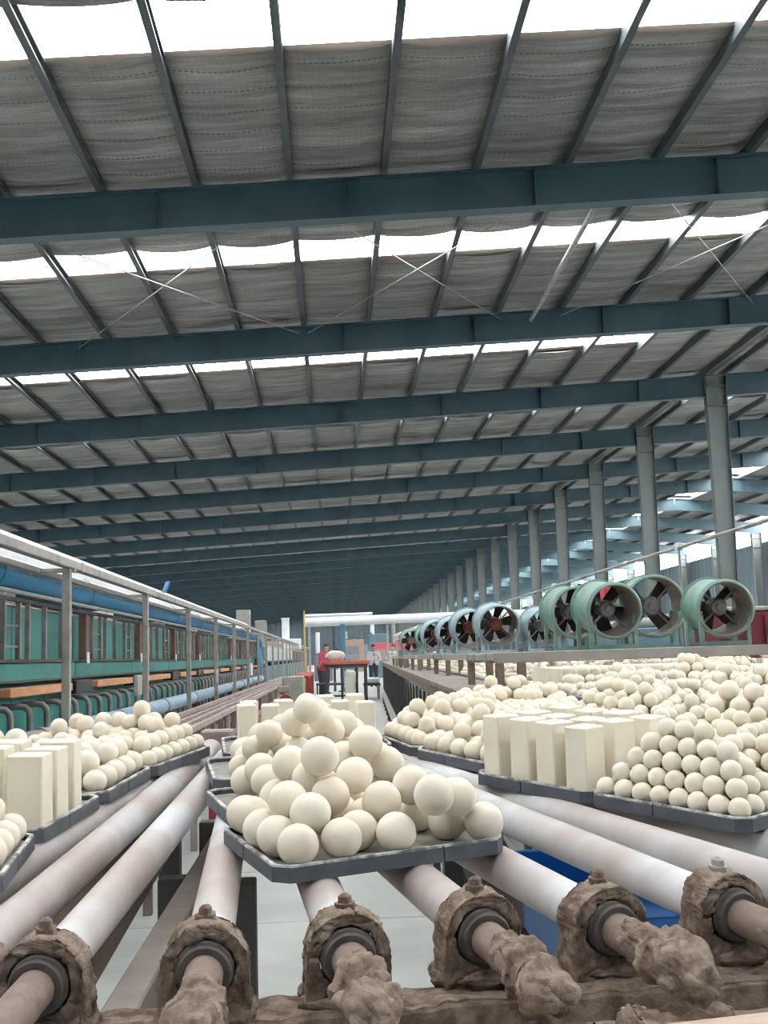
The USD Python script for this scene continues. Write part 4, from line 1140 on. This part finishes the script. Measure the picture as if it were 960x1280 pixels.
# ---------------------------------------------------------------- low roller track between kiln and slabs
t = thing('roller_track', 'long low pinkish roller track running back beside the kiln', 'conveyor', (-1.0, 3.6, 0))
for x, z in ((-1.33, .80), (-1.22, .78), (-1.09, .79), (-.97, .80)):
    part('rail', bar((x, 3.7, z), (x + .02, 28, z), .03, .045, .003), PINK, t)
part('lower_rail', bar((-.97, 3.9, .59), (-.95, 28, .59), .035, .05, .003), PINK, t)
part('lower_rail', bar((-1.33, 3.9, .52), (-1.31, 28, .52), .035, .05, .003), BRWN, t)
for j in range(34):
    y = 3.8 + .72 * j
    part('cross_roller', tube((-1.32, y, .75), (-.97, y, .75), .014, 8), PINK if j % 3 else BRWN, t)
for j in range(13):
    y = 3.95 + 1.85 * j
    for x in (-1.3, -.965):
        part('leg', bx((x, y, .38), (.045, .045, .76), .003), BRWN if j % 2 else PINK, t)
    part('hanger', bx((-.962, y + .6, .69), (.03, .06, .17), .002), PINK, t)
    part('hanger', bx((-.962, y + 1.2, .69), (.03, .06, .17), .002), BRWN, t)
for i, (x, y) in enumerate([(-.50, 4.75), (-.62, 7.9), (-.55, 12.0)]):
    t = thing('red_post', f'{["nearest", "second", "farther"][i]} red post with a round end beside the roller track', 'post', (x, y, 0))
    part('upright', bx((x, y, .42), (.07, .07, .84), .006), RED, t)
    part('drum', tube((x + .02, y - .08, .80), (x + .02, y + .08, .80), .075, 16), RED, t)
    part('cap', bx((x, y, .93), (.13, .1, .07), .008), PINK, t)
t = thing('drive_unit', 'red drive unit under the left-hand rollers near the floor', 'machine', (-1.15, 3.4, 0))
part('body', bx((-.98, 3.45, .44), (.28, .3, .22), .01), RED, t)
part('motor', tube((-1.02, 3.2, .40), (-1.02, 3.34, .40), .07, 16), PIPEG, t)
part('stand', bx((-.98, 3.45, .165), (.2, .24, .33), .006), DARK, t)
t = thing('control_cabinet', 'grey-green control cabinet at the end of the low track', 'cabinet', (-.74, 20, 0))
part('body', bx((-.74, 20, .50), (.38, .36, .88), .02), CABM, t)
part('door', bx((-.74, 19.81, .52), (.32, .02, .74), .006), CABM, t)
part('handle', bx((-.62, 19.79, .55), (.015, .02, .09), .003), GALV, t)
part('plinth', bx((-.74, 20, .03), (.36, .34, .06)), DARK, t)
for i in range(4):
    t = thing('red_trolley', f'dark red stand of the row by the far kiln, {ORD[i]} from the cabinet', 'stand', (-.75, 33 + 2.4 * i, 0))
    y = 33 + 2.4 * i
    part('top', bx((-1.0, y, .72), (.5, 1.2, .08), .01), RED, t)
    for x in (-1.2, -.8):
        for dy in (-.5, .5):
            part('leg', bx((x, y + dy, .34), (.06, .06, .68)), RED, t)

# ---------------------------------------------------------------- red table in the aisle
t = thing('red_table', 'table with a worn red top and dark legs in the aisle', 'table', (.29, 32, 0))
part('tabletop', bx((.33, 32, 1.10), (1.28, 1.5, .10), .01), REDT, t)
part('apron', bx((.33, 32, 1.0), (1.18, 1.4, .09)), DARK, t)
for x in (-.22, .2, .62, .88):
    for y in (31.4, 32.6):
        part('leg', bx((x, y, .475), (.06, .06, .95)), DARK, t)
part('foot_bar', bx((.33, 31.4, .18), (1.1, .05, .05)), DARK, t)
part('lower_shelf', bx((.1, 32, .5), (.7, 1.2, .05)), DARK, t)
solo('pale_sack', lumpy(fine(bx((.42, 31.05, .46), (.30, .3, .86), .06), .08), .03, 6, 3), mat('sack_cloth', (.52, .50, .44), .9), 'pale tall sack standing on the floor in front of the red table', 'sack', smooth=True)
solo('pale_heap', lumpy(trimesh.creation.icosphere(3, .24).apply_transform(np.diag([1.2, 1, .7, 1])).apply_translation((.02, 32.1, 1.29)), .05, 6, 4), MATS['sack_cloth'], 'pale rounded sack lying on the red table', 'sack', smooth=True)
t = thing('dark_stool', 'dark stool on the floor left of the red table', 'stool', (-.40, 32.2, 0))
part('seat', bx((-.40, 32.2, .50), (.28, .3, .06), .01), DARK, t)
for x in (-.51, -.29):
    for y in (32.1, 32.3):
        part('leg', bx((x, y, .235), (.04, .04, .47)), DARK, t)
t = thing('parts_trolley', 'low trolley with white pieces right of the red table', 'trolley', (1.15, 33, 0))
part('deck', bx((1.1, 33.6, .42), (.5, 1.2, .05)), DARK, t)
for x in (.9, 1.3):
    for y in (33.1, 34.1):
        part('leg', bx((x, y, .2), (.05, .05, .40)), GALV, t)
part('load', lumpy(fine(bx((1.1, 33.6, .53), (.44, 1.0, .16), .03), .1), .03, 5, 9), WHITE, t, 'white pieces on the deck')

# ---------------------------------------------------------------- people, far down the hall
def hull_chain(bones):
    ms = []
    for (p, rp), (q, rq) in bones:
        pts = []
        for c, r in ((p, rp), (q, rq)):
            pts.append(trimesh.creation.icosphere(2, r).vertices + np.asarray(c))
        h = trimesh.convex.convex_hull(np.vstack(pts))
        ms.append(manifold3d.Manifold(manifold3d.Mesh(np.asarray(h.vertices, np.float32), np.asarray(h.faces, np.uint32))))
    m = manifold3d.Manifold.batch_boolean(ms, manifold3d.OpType.Add).refine_to_length(.03)
    me = m.to_mesh()
    tm = trimesh.Trimesh(me.vert_properties[:, :3], me.tri_verts, process=True)
    trimesh.smoothing.filter_taubin(tm, iterations=8)
    return tm


def person(label, loc, face, shirt, bend=0.0, reach=.35, hat=False):
    """a standing person; bend leans the trunk forward (radians), face is the heading"""
    t = thing('person', label, 'person', loc)
    cf, sf = math.cos(face), math.sin(face)
    def P(f, s, z):                            # forward, sideways, up from the feet
        return np.array([loc[0] + f * cf - s * sf, loc[1] + f * sf + s * cf, loc[2] + z])
    hip = .90
    def B(f, s, z):                            # a point of the trunk, bent about the hips
        dz = z - hip
        return P(f * math.cos(bend) + dz * math.sin(bend), s, hip + dz * math.cos(bend) - f * math.sin(bend))
    hands = [P(reach + .52 * math.sin(bend), s * .16, hip + .18) for s in (-1, 1)]
    elb = [B(.12, s * .25, 1.12) for s in (-1, 1)]
    sh = [B(0, s * .185, 1.40) for s in (-1, 1)]
    body = [((B(0, 0, 1.40), .055), (B(.02, 0, 1.50), .05)), ((B(.025, 0, 1.52), .07), (B(.02, 0, 1.60), .088)), ((B(.02, 0, 1.60), .088), (B(.0, 0, 1.63), .085)), ((B(.10, 0, 1.55), .02), (B(.095, 0, 1.57), .022)),
            ((B(0, 0, 1.05), .10), (B(0, 0, 1.35), .10))]
    for s, e, h in zip((-1, 1), elb, hands):
        body += [((e, .04), (h, .028))]
        d = (h - e) / np.linalg.norm(h - e)
        body += [((h, .028), (h + d * .07, .026))]
        sv = np.array([-sf, cf, 0])
        for k in range(4):
            body += [((h + d * .06 + sv * (.024 - .016 * k), .010), (h + d * (.135 - .012 * abs(k - 1)) + sv * (.026 - .018 * k) - np.array([0, 0, .012]), .008))]
        body += [((h + d * .02 - sv * s * .026, .011), (h + d * .085 - sv * s * .048, .009))]
        body += [((B(.01, s * .082, 1.585), .016), (B(.0, s * .085, 1.60), .014))]
    part('body', hull_chain(body), SKIN, t, smooth=True)
    part('shirt', hull_chain([((B(0, -.10, .95), .125), (B(0, -.12, 1.34), .115)), ((B(0, .10, .95), .125), (B(0, .12, 1.34), .115)), ((B(0, -.1, 1.2), .12), (B(0, .1, 1.2), .12))] + [((s, .075), (e, .056)) for s, e in zip(sh, elb)] + [((B(0, 0, 1.36), .09), (B(0, 0, 1.44), .062))]), shirt, t, smooth=True)
    part('trousers', hull_chain([((P(0, s * .09, .90), .115), (P(.02, s * .10, .48), .075)) for s in (-1, 1)] + [((P(.02, s * .10, .48), .075), (P(-.01, s * .10, .09), .055)) for s in (-1, 1)] + [((P(0, -.08, .92), .12), (P(0, .08, .92), .12))]), TROUS, t, smooth=True)
    for s in (-1, 1):
        part('shoe', hull_chain([((P(-.05, s * .10, .05), .048), (P(.15, s * .11, .04), .038))]), DARK, t, smooth=True)
    part('hair', hull_chain([((B(-.02, 0, 1.625), .094), (B(-.01, 0, 1.655), .088)), ((B(-.05, 0, 1.56), .07), (B(-.03, 0, 1.62), .09))]), HAIR, t, smooth=True)
    for s in (-1, 1):
        part('eye', trimesh.creation.icosphere(1, .011).apply_translation(B(.103, s * .032, 1.60)), HAIR, t, smooth=True)


person('person in a red shirt bending forward behind the red table', (-.42, 35.2, 0), math.radians(-15), SHIRTR, bend=.75, reach=.30)
person('person in a pale grey shirt and dark trousers standing right of the red table', (1.6, 46, 0), math.radians(-80), SHIRTG, bend=.12, reach=.22)
person('person with dark hair half hidden behind the far end of the ledge', (2.62, 49.5, 0), math.radians(-120), SHIRTG, bend=.05, reach=.25)
person('second person behind the one in red at the red table', (-.35, 38.5, 0), math.radians(-60), SHIRTR, bend=.2, reach=.25)
